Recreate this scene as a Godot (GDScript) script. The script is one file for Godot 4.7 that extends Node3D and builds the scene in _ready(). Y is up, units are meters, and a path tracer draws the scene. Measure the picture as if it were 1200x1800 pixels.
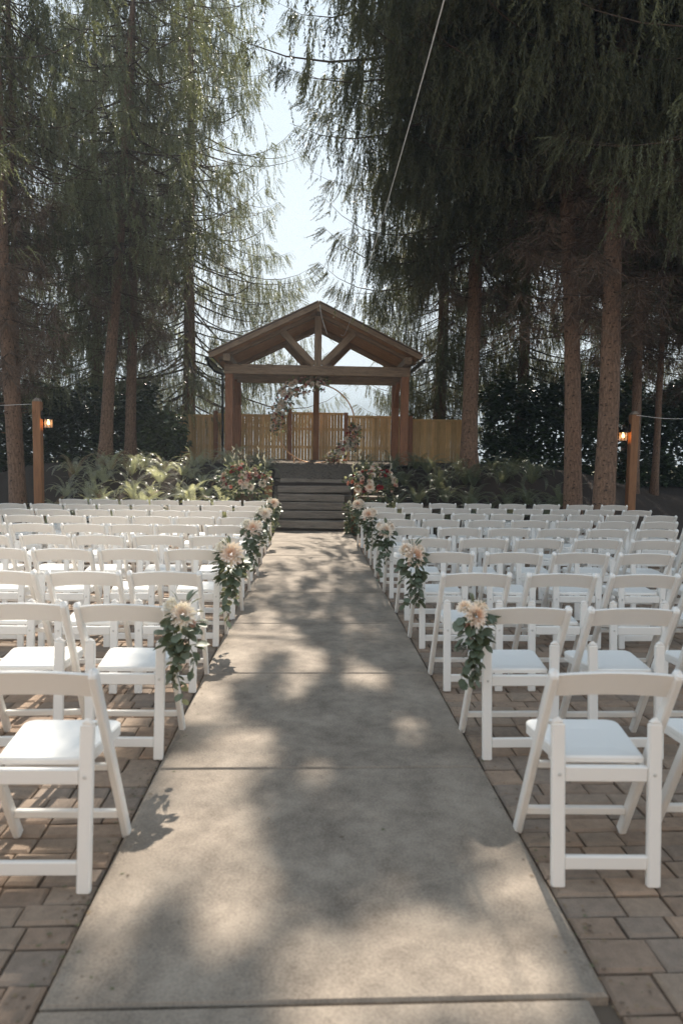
extends Node3D

const SUN_ELEVATION := 47.0      # degrees above the horizon
const SUN_AZIMUTH := 4.5         # degrees clockwise of the aisle, beyond the pavilion
const EYE := Vector3(0, 1.518, 0)

var rng := RandomNumberGenerator.new()
var M := {}
var MESH := {}
var used := {}
var to_sun := Vector3.UP
var gap_noise := FastNoiseLite.new()
var gaps: Array[Vector3] = []

# ------------------------------------------------------------------ helpers: names, metas
func numbered(called: String) -> String:
	var n: int = used.get(called, 0)
	used[called] = n + 1
	return called if n == 0 else "%s_%03d" % [called, n]

func tag(o: Node, label: String, category: String, group := "") -> void:
	o.set_meta("label", label)
	o.set_meta("category", category)
	if group:
		o.set_meta("group", group)

func thing(called: String, label: String, category: String, at := Vector3.ZERO, turn := 0.0, group := "") -> Node3D:
	var o := Node3D.new()
	o.name = numbered(called)
	add_child(o)
	o.position = at
	o.rotation.y = turn
	tag(o, label, category, group)
	return o

func part(called: String, mesh: Mesh, m: Material, parent: Node, at := Vector3.ZERO, basis := Basis()) -> MeshInstance3D:
	var o := MeshInstance3D.new()
	o.mesh = mesh
	o.material_override = m
	o.name = called
	o.transform = Transform3D(basis, at)
	parent.add_child(o, true)
	return o

func structure(called: String, mesh: Mesh, m: Material) -> MeshInstance3D:
	var o := part(numbered(called), mesh, m, self)
	o.set_meta("kind", "structure")
	return o

func many(called: String, mesh: Mesh, m: Material, places: Array, tints: Array, parent: Node) -> MultiMeshInstance3D:
	var mm := MultiMesh.new()
	mm.transform_format = MultiMesh.TRANSFORM_3D
	mm.use_colors = tints.size() > 0
	mm.mesh = mesh
	mm.instance_count = places.size()
	for i in places.size():
		mm.set_instance_transform(i, places[i])
		if mm.use_colors:
			mm.set_instance_color(i, tints[i])
	var o := MultiMeshInstance3D.new()
	o.multimesh = mm
	o.material_override = m
	o.name = called
	parent.add_child(o, true)
	o.set_meta("kind", "stuff")
	return o

func ordinal(n: int) -> String:
	return ["first", "second", "third", "fourth", "fifth", "sixth", "seventh", "eighth", "ninth", "tenth", "eleventh", "twelfth"][n - 1]

# ------------------------------------------------------------------ helpers: shapes
func begin(smooth := false) -> SurfaceTool:
	var st := SurfaceTool.new()
	st.begin(Mesh.PRIMITIVE_TRIANGLES)
	st.set_smooth_group(0 if smooth else -1)
	return st

func done(st: SurfaceTool) -> ArrayMesh:
	st.generate_normals()
	return st.commit()

func tri(st: SurfaceTool, a: Vector3, b: Vector3, c: Vector3, ua := Vector2.ZERO, ub := Vector2.ZERO, uc := Vector2.ZERO) -> void:
	st.set_uv(ua); st.add_vertex(a)
	st.set_uv(ub); st.add_vertex(b)
	st.set_uv(uc); st.add_vertex(c)

func quad(st: SurfaceTool, a: Vector3, b: Vector3, c: Vector3, d: Vector3, ua := Vector2.ZERO, ub := Vector2.ZERO, uc := Vector2.ZERO, ud := Vector2.ZERO) -> void:
	tri(st, a, b, c, ua, ub, uc)
	tri(st, a, c, d, ua, uc, ud)

# a bar with chamfered edges from a to b; w is across `side`, d across the other way; uv: metres round and along
func bar(st: SurfaceTool, a: Vector3, b: Vector3, w: float, d: float, bev := 0.004, side := Vector3.RIGHT, w2 := -1.0, d2 := -1.0, uoff := 0.0) -> void:
	var n := (b - a).normalized()
	var s := (side - n * side.dot(n)).normalized()
	var u := n.cross(s)
	if w2 < 0: w2 = w
	if d2 < 0: d2 = d
	var ring := func(c: Vector3, ww: float, dd: float, k: float) -> Array:
		var x := ww / 2; var y := dd / 2
		var e: float = bev * k
		var out := []
		for q in [[x, -y + e], [x, y - e], [x - e, y], [-x + e, y], [-x, y - e], [-x, -y + e], [-x + e, -y], [x - e, -y]]:
			out.append(c + s * q[0] + u * q[1])
		return out
	var L := a.distance_to(b)
	var r0: Array = ring.call(a + n * bev, w, d, 1.0)
	var r1: Array = ring.call(b - n * bev, w2, d2, 1.0)
	var c0: Array = ring.call(a, w - 2 * bev, d - 2 * bev, 0.5)
	var c1: Array = ring.call(b, w2 - 2 * bev, d2 - 2 * bev, 0.5)
	var run := uoff
	for i in 8:
		var j := (i + 1) % 8
		var step: float = r0[i].distance_to(r0[j])
		quad(st, r0[i], r1[i], r1[j], r0[j], Vector2(run, 0), Vector2(run, L), Vector2(run + step, L), Vector2(run + step, 0))
		quad(st, c0[i], r0[i], r0[j], c0[j], Vector2(run, 0), Vector2(run, 0), Vector2(run + step, 0), Vector2(run + step, 0))
		quad(st, r1[i], c1[i], c1[j], r1[j], Vector2(run, L), Vector2(run, L), Vector2(run + step, L), Vector2(run + step, L))
		run += step
	for i in range(1, 7):
		tri(st, c1[0], c1[i + 1], c1[i], Vector2(uoff, 0), Vector2(uoff + .05, .05), Vector2(uoff + .05, 0))
		tri(st, c0[0], c0[i], c0[i + 1], Vector2(uoff, 0), Vector2(uoff + .05, 0), Vector2(uoff + .05, .05))

func bar_mesh(a: Vector3, b: Vector3, w: float, d: float, bev := 0.004, side := Vector3.RIGHT, w2 := -1.0, d2 := -1.0) -> ArrayMesh:
	var st := begin()
	bar(st, a, b, w, d, bev, side, w2, d2, rng.randf() * 3.0)
	return done(st)

func box_mesh(c: Vector3, size: Vector3, bev := 0.004) -> ArrayMesh:
	return bar_mesh(c - Vector3(0, size.y / 2, 0), c + Vector3(0, size.y / 2, 0), size.x, size.z, bev)

func tube(st: SurfaceTool, pts: Array, radii: Array, sides: int, cap := true, rough := 0.0) -> void:
	var rings := []
	var lens := [0.0]
	var ref := Vector3(1, 0, 0)
	for i in pts.size():
		var n: Vector3 = (pts[min(i + 1, pts.size() - 1)] - pts[max(i - 1, 0)]).normalized()
		if absf(n.dot(ref)) > .95: ref = Vector3(0, 0, 1) if absf(n.z) < .9 else Vector3(0, 1, 0)
		var s := (ref - n * ref.dot(n)).normalized()
		ref = s
		var u := n.cross(s)
		var ring := []
		for k in sides:
			var a := TAU * k / sides
			var rr: float = radii[i] * (1.0 + rough * (rng.randf() - .5))
			ring.append(pts[i] + (s * cos(a) + u * sin(a)) * rr)
		rings.append(ring)
		if i > 0: lens.append(lens[-1] + pts[i].distance_to(pts[i - 1]))
	for i in pts.size() - 1:
		for k in sides:
			var j := (k + 1) % sides
			var u0 := float(k) / sides
			var u1 := float(k + 1) / sides
			quad(st, rings[i][k], rings[i + 1][k], rings[i + 1][j], rings[i][j], Vector2(u0, lens[i]), Vector2(u0, lens[i + 1]), Vector2(u1, lens[i + 1]), Vector2(u1, lens[i]))
	if cap:
		for k in range(1, sides - 1):
			tri(st, rings[-1][0], rings[-1][k + 1], rings[-1][k])
			tri(st, rings[0][0], rings[0][k], rings[0][k + 1])

func lathe(st: SurfaceTool, prof: Array, sides: int, at := Vector3.ZERO) -> void:
	for i in prof.size() - 1:
		for k in sides:
			var a := TAU * k / sides
			var b := TAU * (k + 1) / sides
			var p: Vector2 = prof[i]
			var q: Vector2 = prof[i + 1]
			quad(st, at + Vector3(p.x * cos(a), p.y, -p.x * sin(a)), at + Vector3(q.x * cos(a), q.y, -q.x * sin(a)), at + Vector3(q.x * cos(b), q.y, -q.x * sin(b)), at + Vector3(p.x * cos(b), p.y, -p.x * sin(b)),
				Vector2(float(k) / sides, p.y), Vector2(float(k) / sides, q.y), Vector2(float(k + 1) / sides, q.y), Vector2(float(k + 1) / sides, p.y))

# ------------------------------------------------------------------ helpers: textures and materials
func noise_bytes(size: int, freq: float, octaves: int, seed_: int, type := FastNoiseLite.TYPE_SIMPLEX_SMOOTH) -> PackedByteArray:
	var n := FastNoiseLite.new()
	n.noise_type = type
	n.seed = seed_
	n.frequency = freq
	n.fractal_octaves = octaves
	var im := n.get_seamless_image(size, size)
	im.convert(Image.FORMAT_L8)
	return im.get_data()

# mixes layers of noise: ramp from colour lo to hi (linear base colours); layers = [[bytes, weight], ...]
func colour_tex(size: int, lo: Color, hi: Color, layers: Array, sharp := 1.0) -> ImageTexture:
	var out := PackedByteArray()
	out.resize(size * size * 3)
	var table := PackedByteArray()
	table.resize(768)
	for i in 256:
		var t := clampf((i / 255.0 - .5) * sharp + .5, 0, 1)
		var c := lo.lerp(hi, t).linear_to_srgb()
		table[i * 3] = int(clampf(c.r, 0, 1) * 255)
		table[i * 3 + 1] = int(clampf(c.g, 0, 1) * 255)
		table[i * 3 + 2] = int(clampf(c.b, 0, 1) * 255)
	var total := 0.0
	for l in layers: total += l[1]
	for i in size * size:
		var v := 0.0
		for l in layers: v += l[0][i] * l[1]
		var k := int(clampf(v / total, 0, 255)) * 3
		out[i * 3] = table[k]
		out[i * 3 + 1] = table[k + 1]
		out[i * 3 + 2] = table[k + 2]
	return ImageTexture.create_from_image(Image.create_from_data(size, size, false, Image.FORMAT_RGB8, out))

func height_tex(size: int, bytes: PackedByteArray) -> ImageTexture:
	return ImageTexture.create_from_image(Image.create_from_data(size, size, false, Image.FORMAT_L8, bytes))

func mat(linear: Color, rough := .8, metal := 0.0) -> StandardMaterial3D:
	var m := StandardMaterial3D.new()
	m.albedo_color = linear.linear_to_srgb()
	m.roughness = rough
	m.metallic = metal
	return m

func tex_mat(tex: Texture2D, rough: float, scale: Vector3, triplanar: bool, bump: Texture2D = null, bump_cm := 0.0) -> StandardMaterial3D:
	var m := StandardMaterial3D.new()
	m.albedo_texture = tex
	m.roughness = rough
	m.uv1_scale = scale
	if triplanar:
		m.uv1_triplanar = true
		m.uv1_world_triplanar = true
	if bump:
		m.heightmap_enabled = true
		m.heightmap_texture = bump
		m.heightmap_scale = bump_cm
	return m

func leafy(linear: Color, rough := .5, through := .5) -> StandardMaterial3D:
	var m := mat(linear, rough)
	m.vertex_color_use_as_albedo = true
	m.backlight_enabled = true
	m.backlight = Color(through, through, through * .75)
	m.cull_mode = BaseMaterial3D.CULL_DISABLED
	return m

func make_materials() -> void:
	var fine := noise_bytes(512, .18, 2, 11)
	var mid := noise_bytes(512, .03, 4, 12)
	var wide := noise_bytes(512, .007, 4, 13)
	var speck := noise_bytes(512, .35, 1, 14)
	M.white = mat(Color(.81, .79, .755), .42)
	var b := height_tex(512, mid)
	M.white.heightmap_enabled = true
	M.white.heightmap_texture = b
	M.white.heightmap_scale = .02
	M.white.uv1_scale = Vector3(3, 3, 3)
	M.concrete = tex_mat(colour_tex(512, Color(.125, .099, .077), Color(.365, .305, .243), [[fine, .45], [mid, .35], [wide, .6], [speck, .35]], 1.65), .85, Vector3(.7, .7, .7), true, height_tex(512, fine), .12)
	M.joint = mat(Color(.12, .09, .065), .95)
	for k in 4:
		var lo: Color = [Color(.22, .157, .113), Color(.245, .183, .135), Color(.205, .158, .122), Color(.265, .187, .132)][k]
		M["paver%d" % k] = tex_mat(colour_tex(512, lo * .72, lo * 1.5, [[fine, .4], [mid, .5], [wide, .5], [speck, .3]], 1.5), .88, Vector3(1.3, 1.3, 1.3), true, height_tex(512, fine), .15)
	M.paver_mix = tex_mat(colour_tex(512, Color(.75, .75, .75), Color(1.2, 1.2, 1.2), [[fine, .4], [mid, .5], [speck, .3]], 1.4), .88, Vector3(1.3, 1.3, 1.3), true)
	M.paver_mix.vertex_color_use_as_albedo = true
	# wood: grain runs along v
	var grain := wood_bytes(512, 21)
	var gb := height_tex(512, grain)
	var wood := func(lo: Color, hi: Color, sharp: float) -> StandardMaterial3D:
		return tex_mat(colour_tex(512, lo, hi, [[grain, 1.0], [wide, .5]], sharp), .75, Vector3(2.2, .5, 1), false, gb, .15)
	M.cedar = wood.call(Color(.17, .075, .034), Color(.36, .18, .085), 1.4)
	M.timber = wood.call(Color(.15, .10, .068), Color(.44, .32, .22), 1.5)
	M.redpost = wood.call(Color(.20, .088, .046), Color(.42, .205, .115), 1.4)
	M.rafter = wood.call(Color(.36, .19, .10), Color(.64, .39, .22), 1.4)
	M.step = wood.call(Color(.12, .098, .08), Color(.34, .285, .23), 1.5)
	for k in 3:
		var tone: float = [.85, 1.0, 1.18][k]
		M["board%d" % k] = wood.call(Color(.54, .34, .14) * tone, Color(.82, .57, .28) * tone, 1.5)
	M.roof = mat(Color(.08, .06, .05), .7)
	# bark: short dark dashes across
	var bark := bark_bytes(512, 31)
	var barkb := height_tex(512, bark)
	M.bark = tex_mat(colour_tex(512, Color(.03, .018, .012), Color(.34, .21, .14), [[bark, 1.0], [mid, .25]], 1.5), .9, Vector3(2, .55, 1), false, barkb, 2.0)
	M.bough = mat(Color(.07, .045, .03), .9)
	M.needle = leafy(Color(1, 1, 1), .5, .85)
	M.twig = leafy(Color(.13, .09, .065), .85, .1)
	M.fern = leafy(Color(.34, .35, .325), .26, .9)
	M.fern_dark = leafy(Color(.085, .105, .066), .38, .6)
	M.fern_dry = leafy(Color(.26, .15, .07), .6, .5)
	M.laurel = leafy(Color(1, 1, 1), .32, .45)
	M.eucalyptus = leafy(Color(.10, .13, .09), .5, .4)
	M.darkleaf = leafy(Color(.045, .065, .03), .45, .4)
	M.limeleaf = leafy(Color(.20, .24, .08), .5, .6)
	M.stem = mat(Color(.07, .08, .04), .7)
	M.petal = leafy(Color(1, 1, 1), .6, .5)
	M.mulch = tex_mat(colour_tex(512, Color(.018, .012, .009), Color(.085, .055, .038), [[fine, .6], [speck, .5], [mid, .4]], 1.7), .95, Vector3(1.4, 1.4, 1.4), true, height_tex(512, speck), 2.0)
	M.gravel = tex_mat(colour_tex(512, Color(.07, .056, .045), Color(.34, .28, .22), [[fine, .7], [speck, .6], [mid, .3]], 1.9), .95, Vector3(1.6, 1.6, 1.6), true, height_tex(512, speck), 1.6)
	M.stone = leafy(Color(1, 1, 1), .9, 0.0)
	M.stone.backlight_enabled = false
	M.field = tex_mat(colour_tex(512, Color(.13, .12, .06), Color(.30, .27, .15), [[fine, .4], [mid, .5]], 1.4), .95, Vector3(.4, .4, .4), true)
	M.hill = mat(Color(.055, .07, .045), .95)
	M.black = mat(Color(.018, .018, .02), .4, .6)
	M.bolt = mat(Color(.60, .585, .55), .4)
	M.copper = mat(Color(.62, .36, .20), .38, .55)
	M.cable = mat(Color(.72, .72, .70), .5)
	M.glass = mat(Color(.9, .9, .9), .05)
	M.glass.transparency = BaseMaterial3D.TRANSPARENCY_ALPHA
	M.glass.albedo_color.a = .12
	M.bulb = mat(Color(.9, .8, .6), .4)
	M.bulb.emission_enabled = true
	M.bulb.emission = Color(1.0, .84, .58)
	M.bulb.emission_energy_multiplier = 1.6
	M.plaster = mat(Color(.76, .60, .45), .9)
	M.wicker = mat(Color(.12, .085, .055), .8)

func wood_bytes(size: int, seed_: int) -> PackedByteArray:
	var n := FastNoiseLite.new()
	n.seed = seed_
	n.frequency = 1.0
	n.noise_type = FastNoiseLite.TYPE_SIMPLEX_SMOOTH
	n.fractal_octaves = 3
	var out := PackedByteArray()
	out.resize(size * size)
	for y in size:
		var a := TAU * y / size
		for x in size:
			var b := TAU * x / size
			# a torus in noise space so that both ways tile
			var bend := n.get_noise_3d(cos(a) * .6, sin(a) * .6, cos(b) * 1.2 + 7.0) * .35
			var v := n.get_noise_3d(cos(b + bend) * 9.0, sin(b + bend) * 9.0, cos(a) * .9)
			var w := n.get_noise_3d(cos(b) * 30.0, sin(b) * 30.0, sin(a) * 1.6 + 3.0)
			out[y * size + x] = int(clampf(.5 + v * .5 + w * .28, 0, 1) * 255)
	var r := RandomNumberGenerator.new()
	r.seed = seed_
	for k in 9:
		var cx := r.randi() % size
		var cy := r.randi() % size
		var rad := r.randi_range(5, 10)
		for dy in range(-rad * 2, rad * 2 + 1):
			for dx in range(-rad * 2, rad * 2 + 1):
				var d := sqrt(float(dx * dx) + float(dy * dy) * .6) / rad
				if d > 2.0: continue
				var at := posmod(cy + dy, size) * size + posmod(cx + dx, size)
				out[at] = int(clampf(out[at] * lerpf(.12, 1.0, smoothstep(.5, 1.9, d + .2 * sin(d * 14.0))), 0, 255))
	return out

func bark_bytes(size: int, seed_: int) -> PackedByteArray:
	# smooth conifer bark: faint mottling, short dark scars lying across the trunk
	var out := noise_bytes(size, .02, 4, seed_)
	var fine := noise_bytes(size, .12, 2, seed_ + 1)
	for i in out.size():
		out[i] = int(clampf(150 + (out[i] - 128) * .5 + (fine[i] - 128) * .45, 0, 255))
	var r := RandomNumberGenerator.new()
	r.seed = seed_
	for k in 130:
		var cx := r.randi() % size
		var cy := r.randi() % size
		var w := r.randi_range(8, 34)
		var h := r.randi_range(2, 5)
		var deep := r.randf_range(.3, .95)
		for dy in range(-h, h + 1):
			for dx in range(-w, w + 1):
				var d := float(dx * dx) / (w * w) + float(dy * dy) / (h * h)
				if d > 1.0: continue
				var at := posmod(cy + dy, size) * size + posmod(cx + dx, size)
				out[at] = int(out[at] * (1.0 - deep * (1.0 - d)))
	return out

# ------------------------------------------------------------------ the ground
func ground_height(x: float, z: float) -> float:
	if z > -13.2:
		return -.035
	var hill_top := 1.36 if absf(x) < 6.5 else lerpf(1.36, .75, smoothstep(6.5, 10.0, absf(x)))
	var h := hill_top * smoothstep(-13.4, -18.4, z) + .13 * smoothstep(-19.0, -22.0, z)
	if absf(x - .07) < 1.0 and z > -17.4:      # hollow under the steps
		var s := clampf((-z - 14.3) / .46, -1, 6) * .17
		h = minf(h, s - .25)
	if absf(x - .15) < 1.1 and z <= -16.5:
		h = lerpf(.98, 1.36, smoothstep(-16.7, -18.8, z)) + .13 * smoothstep(-19.0, -22.0, z)
	return h - .035

func build_ground() -> void:
	var xs := []
	var zs := []
	for v in [-700, -400, -220, -120, -70, -45, -30, -22]: xs.append(float(v))
	var x := -16.0
	while x <= 16.01:
		xs.append(x)
		x += .25 if absf(x) < 9 else .5
	for v in [22, 30, 45, 70, 120, 220, 400, 700]: xs.append(float(v))
	for v in [-1500, -900, -500, -300, -160, -100, -60, -45, -36, -30]: zs.append(float(v))
	var z := -26.0
	while z <= -12.9:
		zs.append(z)
		z += .25
	for v in [-12, -9, -6, -3, 0, 4, 10, 20, 40, 80, 160, 400, 700]: zs.append(float(v))
	var noise := FastNoiseLite.new()
	noise.seed = 5
	noise.frequency = .7
	var st := begin(true)
	var h := func(a: float, b: float) -> Vector3:
		var y := ground_height(a, b)
		if b < -13.4: y += noise.get_noise_2d(a, b) * .05
		return Vector3(a, y, b)
	for i in xs.size() - 1:
		for j in zs.size() - 1:
			if zs[j] < -60 or absf(xs[i]) > 60: continue
			quad(st, h.call(xs[i], zs[j]), h.call(xs[i + 1], zs[j]), h.call(xs[i + 1], zs[j + 1]), h.call(xs[i], zs[j + 1]))
	structure("ground", done(st), M.mulch)
	# sunlit open field beyond the garden, to the horizon
	st = begin(true)
	for i in xs.size() - 1:
		for j in zs.size() - 1:
			if zs[j] > -36: continue
			var lift := Vector3(0, .05, 0)
			quad(st, h.call(xs[i], zs[j]) + lift, h.call(xs[i + 1], zs[j]) + lift, h.call(xs[i + 1], zs[j + 1]) + lift, h.call(xs[i], zs[j + 1]) + lift)
	structure("field", done(st), M.field)

func paver_mesh(w: float, d: float, seed_: int) -> ArrayMesh:
	var r := RandomNumberGenerator.new()
	r.seed = seed_
	var st := begin()
	var g := .004
	var e := .011
	var x := w / 2 - g
	var z := d / 2 - g
	var top := []
	var mid := []
	var low := []
	for c in [[-x, -z], [x, -z], [x, z], [-x, z]]:
		var dx: float = c[0] + r.randf_range(-.003, .003)
		var dz: float = c[1] + r.randf_range(-.003, .003)
		low.append(Vector3(dx, -.05, dz))
		mid.append(Vector3(dx, -.008 + r.randf_range(-.001, .001), dz))
		top.append(Vector3(dx - signf(c[0]) * e, r.randf_range(-.0015, .001), dz - signf(c[1]) * e))
	quad(st, top[0], top[1], top[2], top[3])
	for i in 4:
		var j := (i + 1) % 4
		quad(st, top[j], top[i], mid[i], mid[j])
		quad(st, mid[j], mid[i], low[i], low[j])
	return done(st)

func build_paving() -> void:
	# bedding sand that shows in the joints
	var st := begin()
	quad(st, Vector3(-12, -.022, -13.6), Vector3(12, -.022, -13.6), Vector3(12, -.022, 14), Vector3(-12, -.022, 14))
	var paving := structure("paving", done(st), M.joint)
	var widths := [.12, .165, .215]
	var depths := [.105, .15]
	var meshes := {}
	for a in 3:
		for b in 2:
			for v in 2:
				meshes["%d%d%d" % [a, b, v]] = paver_mesh(widths[a], depths[b], a * 10 + b * 3 + v)
	rng.seed = 77
	var all := []
	var z := -13.55
	while z < 13.5:
		var b := 0 if rng.randf() < .5 else 1
		var d: float = depths[b]
		for side in [-1, 1]:
			var x: float = -.735 if side < 0 else .873
			while absf(x) < (7.5 if z > -13 and z < 0 else 11.0):
				var a: int = [0, 1, 1, 2][rng.randi() % 4]
				var w: float = widths[a]
				all.append([Vector3(x + side * w / 2, rng.randf_range(-.004, .004), z + d / 2), "%d%d%d" % [a, b, rng.randi() % 2], rng.randf(), w * d])
				x += side * w
		z += d
	# the 300 that show largest are pieces of their own
	for p in all:
		var c: Vector3 = p[0]
		var seen := 0.0
		if c.z < -.6:
			var px := c.x / -c.z
			var py := (EYE.y - c.y) / -c.z
			if absf(px) < .62 and py < .88:
				seen = p[3] / pow(-c.z, 3)
		p.append(seen)
	all.sort_custom(func(p, q): return p[4] > q[4])
	var rest := {}
	for i in all.size():
		var p = all[i]
		var turn := Basis(Vector3.UP, rng.randf_range(-.010, .010)) * Basis(Vector3.RIGHT, rng.randf_range(-.012, .012)) * Basis(Vector3.BACK, rng.randf_range(-.012, .012))
		if i < 300:
			part("paver", meshes[p[1]], M["paver%d" % (int(p[2] * 4) % 4)], paving, p[0], turn)
		else:
			if not rest.has(p[1]): rest[p[1]] = [[], []]
			rest[p[1]][0].append(Transform3D(turn, p[0]))
			var base: Color = [Color(.235, .168, .12), Color(.262, .195, .143), Color(.217, .168, .13), Color(.28, .198, .14)][int(p[2] * 4) % 4]
			rest[p[1]][1].append(base * rng.randf_range(.9, 1.12))
	for key in rest:
		many("pavers", meshes[key], M.paver_mix, rest[key][0], rest[key][1], paving)

func build_aisle() -> void:
	# concrete slabs with tooled joints
	var cuts := [3.0, 1.35, -.25, -1.79, -3.24, -4.73, -6.2, -7.68, -9.15, -10.65, -12.5, -14.33]
	var root := Node3D.new()
	root.name = "aisle_path"
	add_child(root)
	root.set_meta("kind", "structure")
	var x0 := -.725
	var x1 := .863
	for i in cuts.size() - 1:
		var a: float = cuts[i] - .006
		var b: float = cuts[i + 1] + .006
		var right := x1 if i != 2 else .80
		var st := begin()
		var e := .012
		# slab top with an edge that a trowel has rounded
		var outer := [Vector3(x0, .004, b), Vector3(right, .004, b), Vector3(right, .004, a), Vector3(x0, .004, a)]
		var inner := [Vector3(x0 + e, .012, b + e * .6), Vector3(right - e, .012, b + e * .6), Vector3(right - e, .012, a - e * .6), Vector3(x0 + e, .012, a - e * .6)]
		quad(st, inner[0], inner[1], inner[2], inner[3])
		for k in 4:
			var j := (k + 1) % 4
			quad(st, inner[j], inner[k], outer[k], outer[j])
			var down := Vector3(0, -.12, 0)
			quad(st, outer[j], outer[k], outer[k] + down, outer[j] + down)
		part("slab", done(st), M.concrete, root)

# ------------------------------------------------------------------ chairs
var chair0: Node3D

func arched_back() -> ArrayMesh:
	var st := begin()
	var n := 10
	var rows := []
	for i in n + 1:
		var t := float(i) / n * 2 - 1
		var x := t * .203
		var arch := (1 - t * t) * .016
		var bow := (1 - t * t) * .022
		var yb := .687 + arch
		var yt := .782 + arch
		# the board leans with the posts
		var zb := -.045 + bow
		var zt := .004 + bow
		rows.append([Vector3(x, yb, zb - .009), Vector3(x, yt - .004, zt - .009), Vector3(x, yt, zt - .004), Vector3(x, yt, zt + .004), Vector3(x, yt - .004, zt + .009), Vector3(x, yb, zb + .009)])
	for i in n:
		for k in 6:
			var j := (k + 1) % 6
			quad(st, rows[i][k], rows[i][j], rows[i + 1][j], rows[i + 1][k], Vector2(i * .04, k * .05), Vector2(i * .04, k * .05 + .05), Vector2(i * .04 + .04, k * .05 + .05), Vector2(i * .04 + .04, k * .05))
	return done(st)

func seat_shape() -> ArrayMesh:
	var st := begin()
	var outline := PackedVector2Array()
	var r := .05
	var corners := [[-.150, -.065, .006], [-.196, -.425, .055], [.196, -.425, .055], [.150, -.065, .006]]
	# straight sides, wide rounded front corners
	for c in 4:
		var p := Vector2(corners[c][0], corners[c][1])
		var q := Vector2(corners[(c + 3) % 4][0], corners[(c + 3) % 4][1])
		var s := Vector2(corners[(c + 1) % 4][0], corners[(c + 1) % 4][1])
		r = corners[c][2]
		var a := p + (q - p).normalized() * r
		var b := p + (s - p).normalized() * r
		for k in 7:
			var t := k / 6.0
			outline.append(a.lerp(p, t).lerp(p.lerp(b, t), t))
	var n := outline.size()
	var mid := Vector2(0, -.25)
	for i in n:
		var j := (i + 1) % n
		var a := outline[i]
		var b := outline[j]
		var ai := a.lerp(mid, .03)
		var bi := b.lerp(mid, .03)
		var am := a.lerp(mid, .25)
		var bm := b.lerp(mid, .25)
		var ac := a.lerp(mid, .5)
		var bc := b.lerp(mid, .5)
		var P := func(v: Vector2, y: float) -> Vector3: return Vector3(v.x, y, v.y)
		# a dished pad: rim, slope, flat centre
		quad(st, P.call(a, .432), P.call(a, .449), P.call(b, .449), P.call(b, .432))
		quad(st, P.call(a, .449), P.call(ai, .455), P.call(bi, .455), P.call(b, .449))
		quad(st, P.call(ai, .455), P.call(am, .452), P.call(bm, .452), P.call(bi, .455))
		quad(st, P.call(am, .452), P.call(ac, .448), P.call(bc, .448), P.call(bm, .452))
		tri(st, P.call(ac, .448), P.call(mid, .447), P.call(bc, .448))
		tri(st, P.call(a, .432), P.call(b, .432), P.call(mid, .432))
	return done(st)

func make_chair() -> Node3D:
	var t := thing("folding_chair", "", "chair")
	part("seat", seat_shape(), M.white, t)
	part("backrest", arched_back(), M.white, t)
	for s in [-1, 1]:
		# the long post: front foot to the top of the back
		var st := begin()
		var a := Vector3(s * .216, 0, -.375)
		var b := Vector3(s * .218, .785, .012)
		bar(st, a, b, .030, .042, .006)
		var n := (b - a).normalized()
		bar(st, b - n * .004, b + n * .018, .030, .042, .009, Vector3.RIGHT, .020, .030)
		part("leg", done(st), M.white, t)
	for s in [-1, 1]:
		var st := begin()
		var a := Vector3(s * .172, 0, .0)
		var b := Vector3(s * .176, .585, -.052)
		bar(st, a, b, .048, .026, .005)
		bar(st, b + Vector3(0, -.004, 0), b + Vector3(s * .002, .020, -.002), .046, .024, .008, Vector3.RIGHT, .030, .02)
		part("leg", done(st), M.white, t)
	for s in [-1, 1]:
		var st := begin()
		lathe(st, [Vector2(.001, .004), Vector2(.006, .003), Vector2(.0075, 0)], 8)
		part("bolt", done(st), M.bolt, t, Vector3(s * .1985, .578, -.068), Basis(Vector3.RIGHT, PI / 2))
		part("bolt", done(st), M.bolt, t, Vector3(s * .172, .405, -.022), Basis(Vector3.RIGHT, PI / 2))
	part("seat_rail", bar_mesh(Vector3(-.150, .402, -.042), Vector3(.150, .402, -.042), .024, .056, .004, Vector3(0, 0, 1)), M.white, t)
	for s in [-1, 1]:
		part("seat_rail", bar_mesh(Vector3(s * .142, .418, -.066), Vector3(s * .180, .418, -.395), .018, .026, .003), M.white, t)
	part("seat_rail", bar_mesh(Vector3(-.176, .418, -.395), Vector3(.176, .418, -.395), .018, .026, .003, Vector3(0, 0, 1)), M.white, t)
	part("stretcher", bar_mesh(Vector3(-.149, .088, -.008), Vector3(.149, .088, -.008), .020, .050, .004, Vector3(0, 0, 1)), M.white, t)
	part("stretcher", bar_mesh(Vector3(-.202, .118, -.320), Vector3(.202, .118, -.320), .028, .030, .004, Vector3(0, 0, 1)), M.white, t)
	part("stretcher", bar_mesh(Vector3(-.202, .365, -.196), Vector3(.202, .365, -.196), .02, .026, .004, Vector3(0, 0, 1)), M.white, t)
	return t

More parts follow.
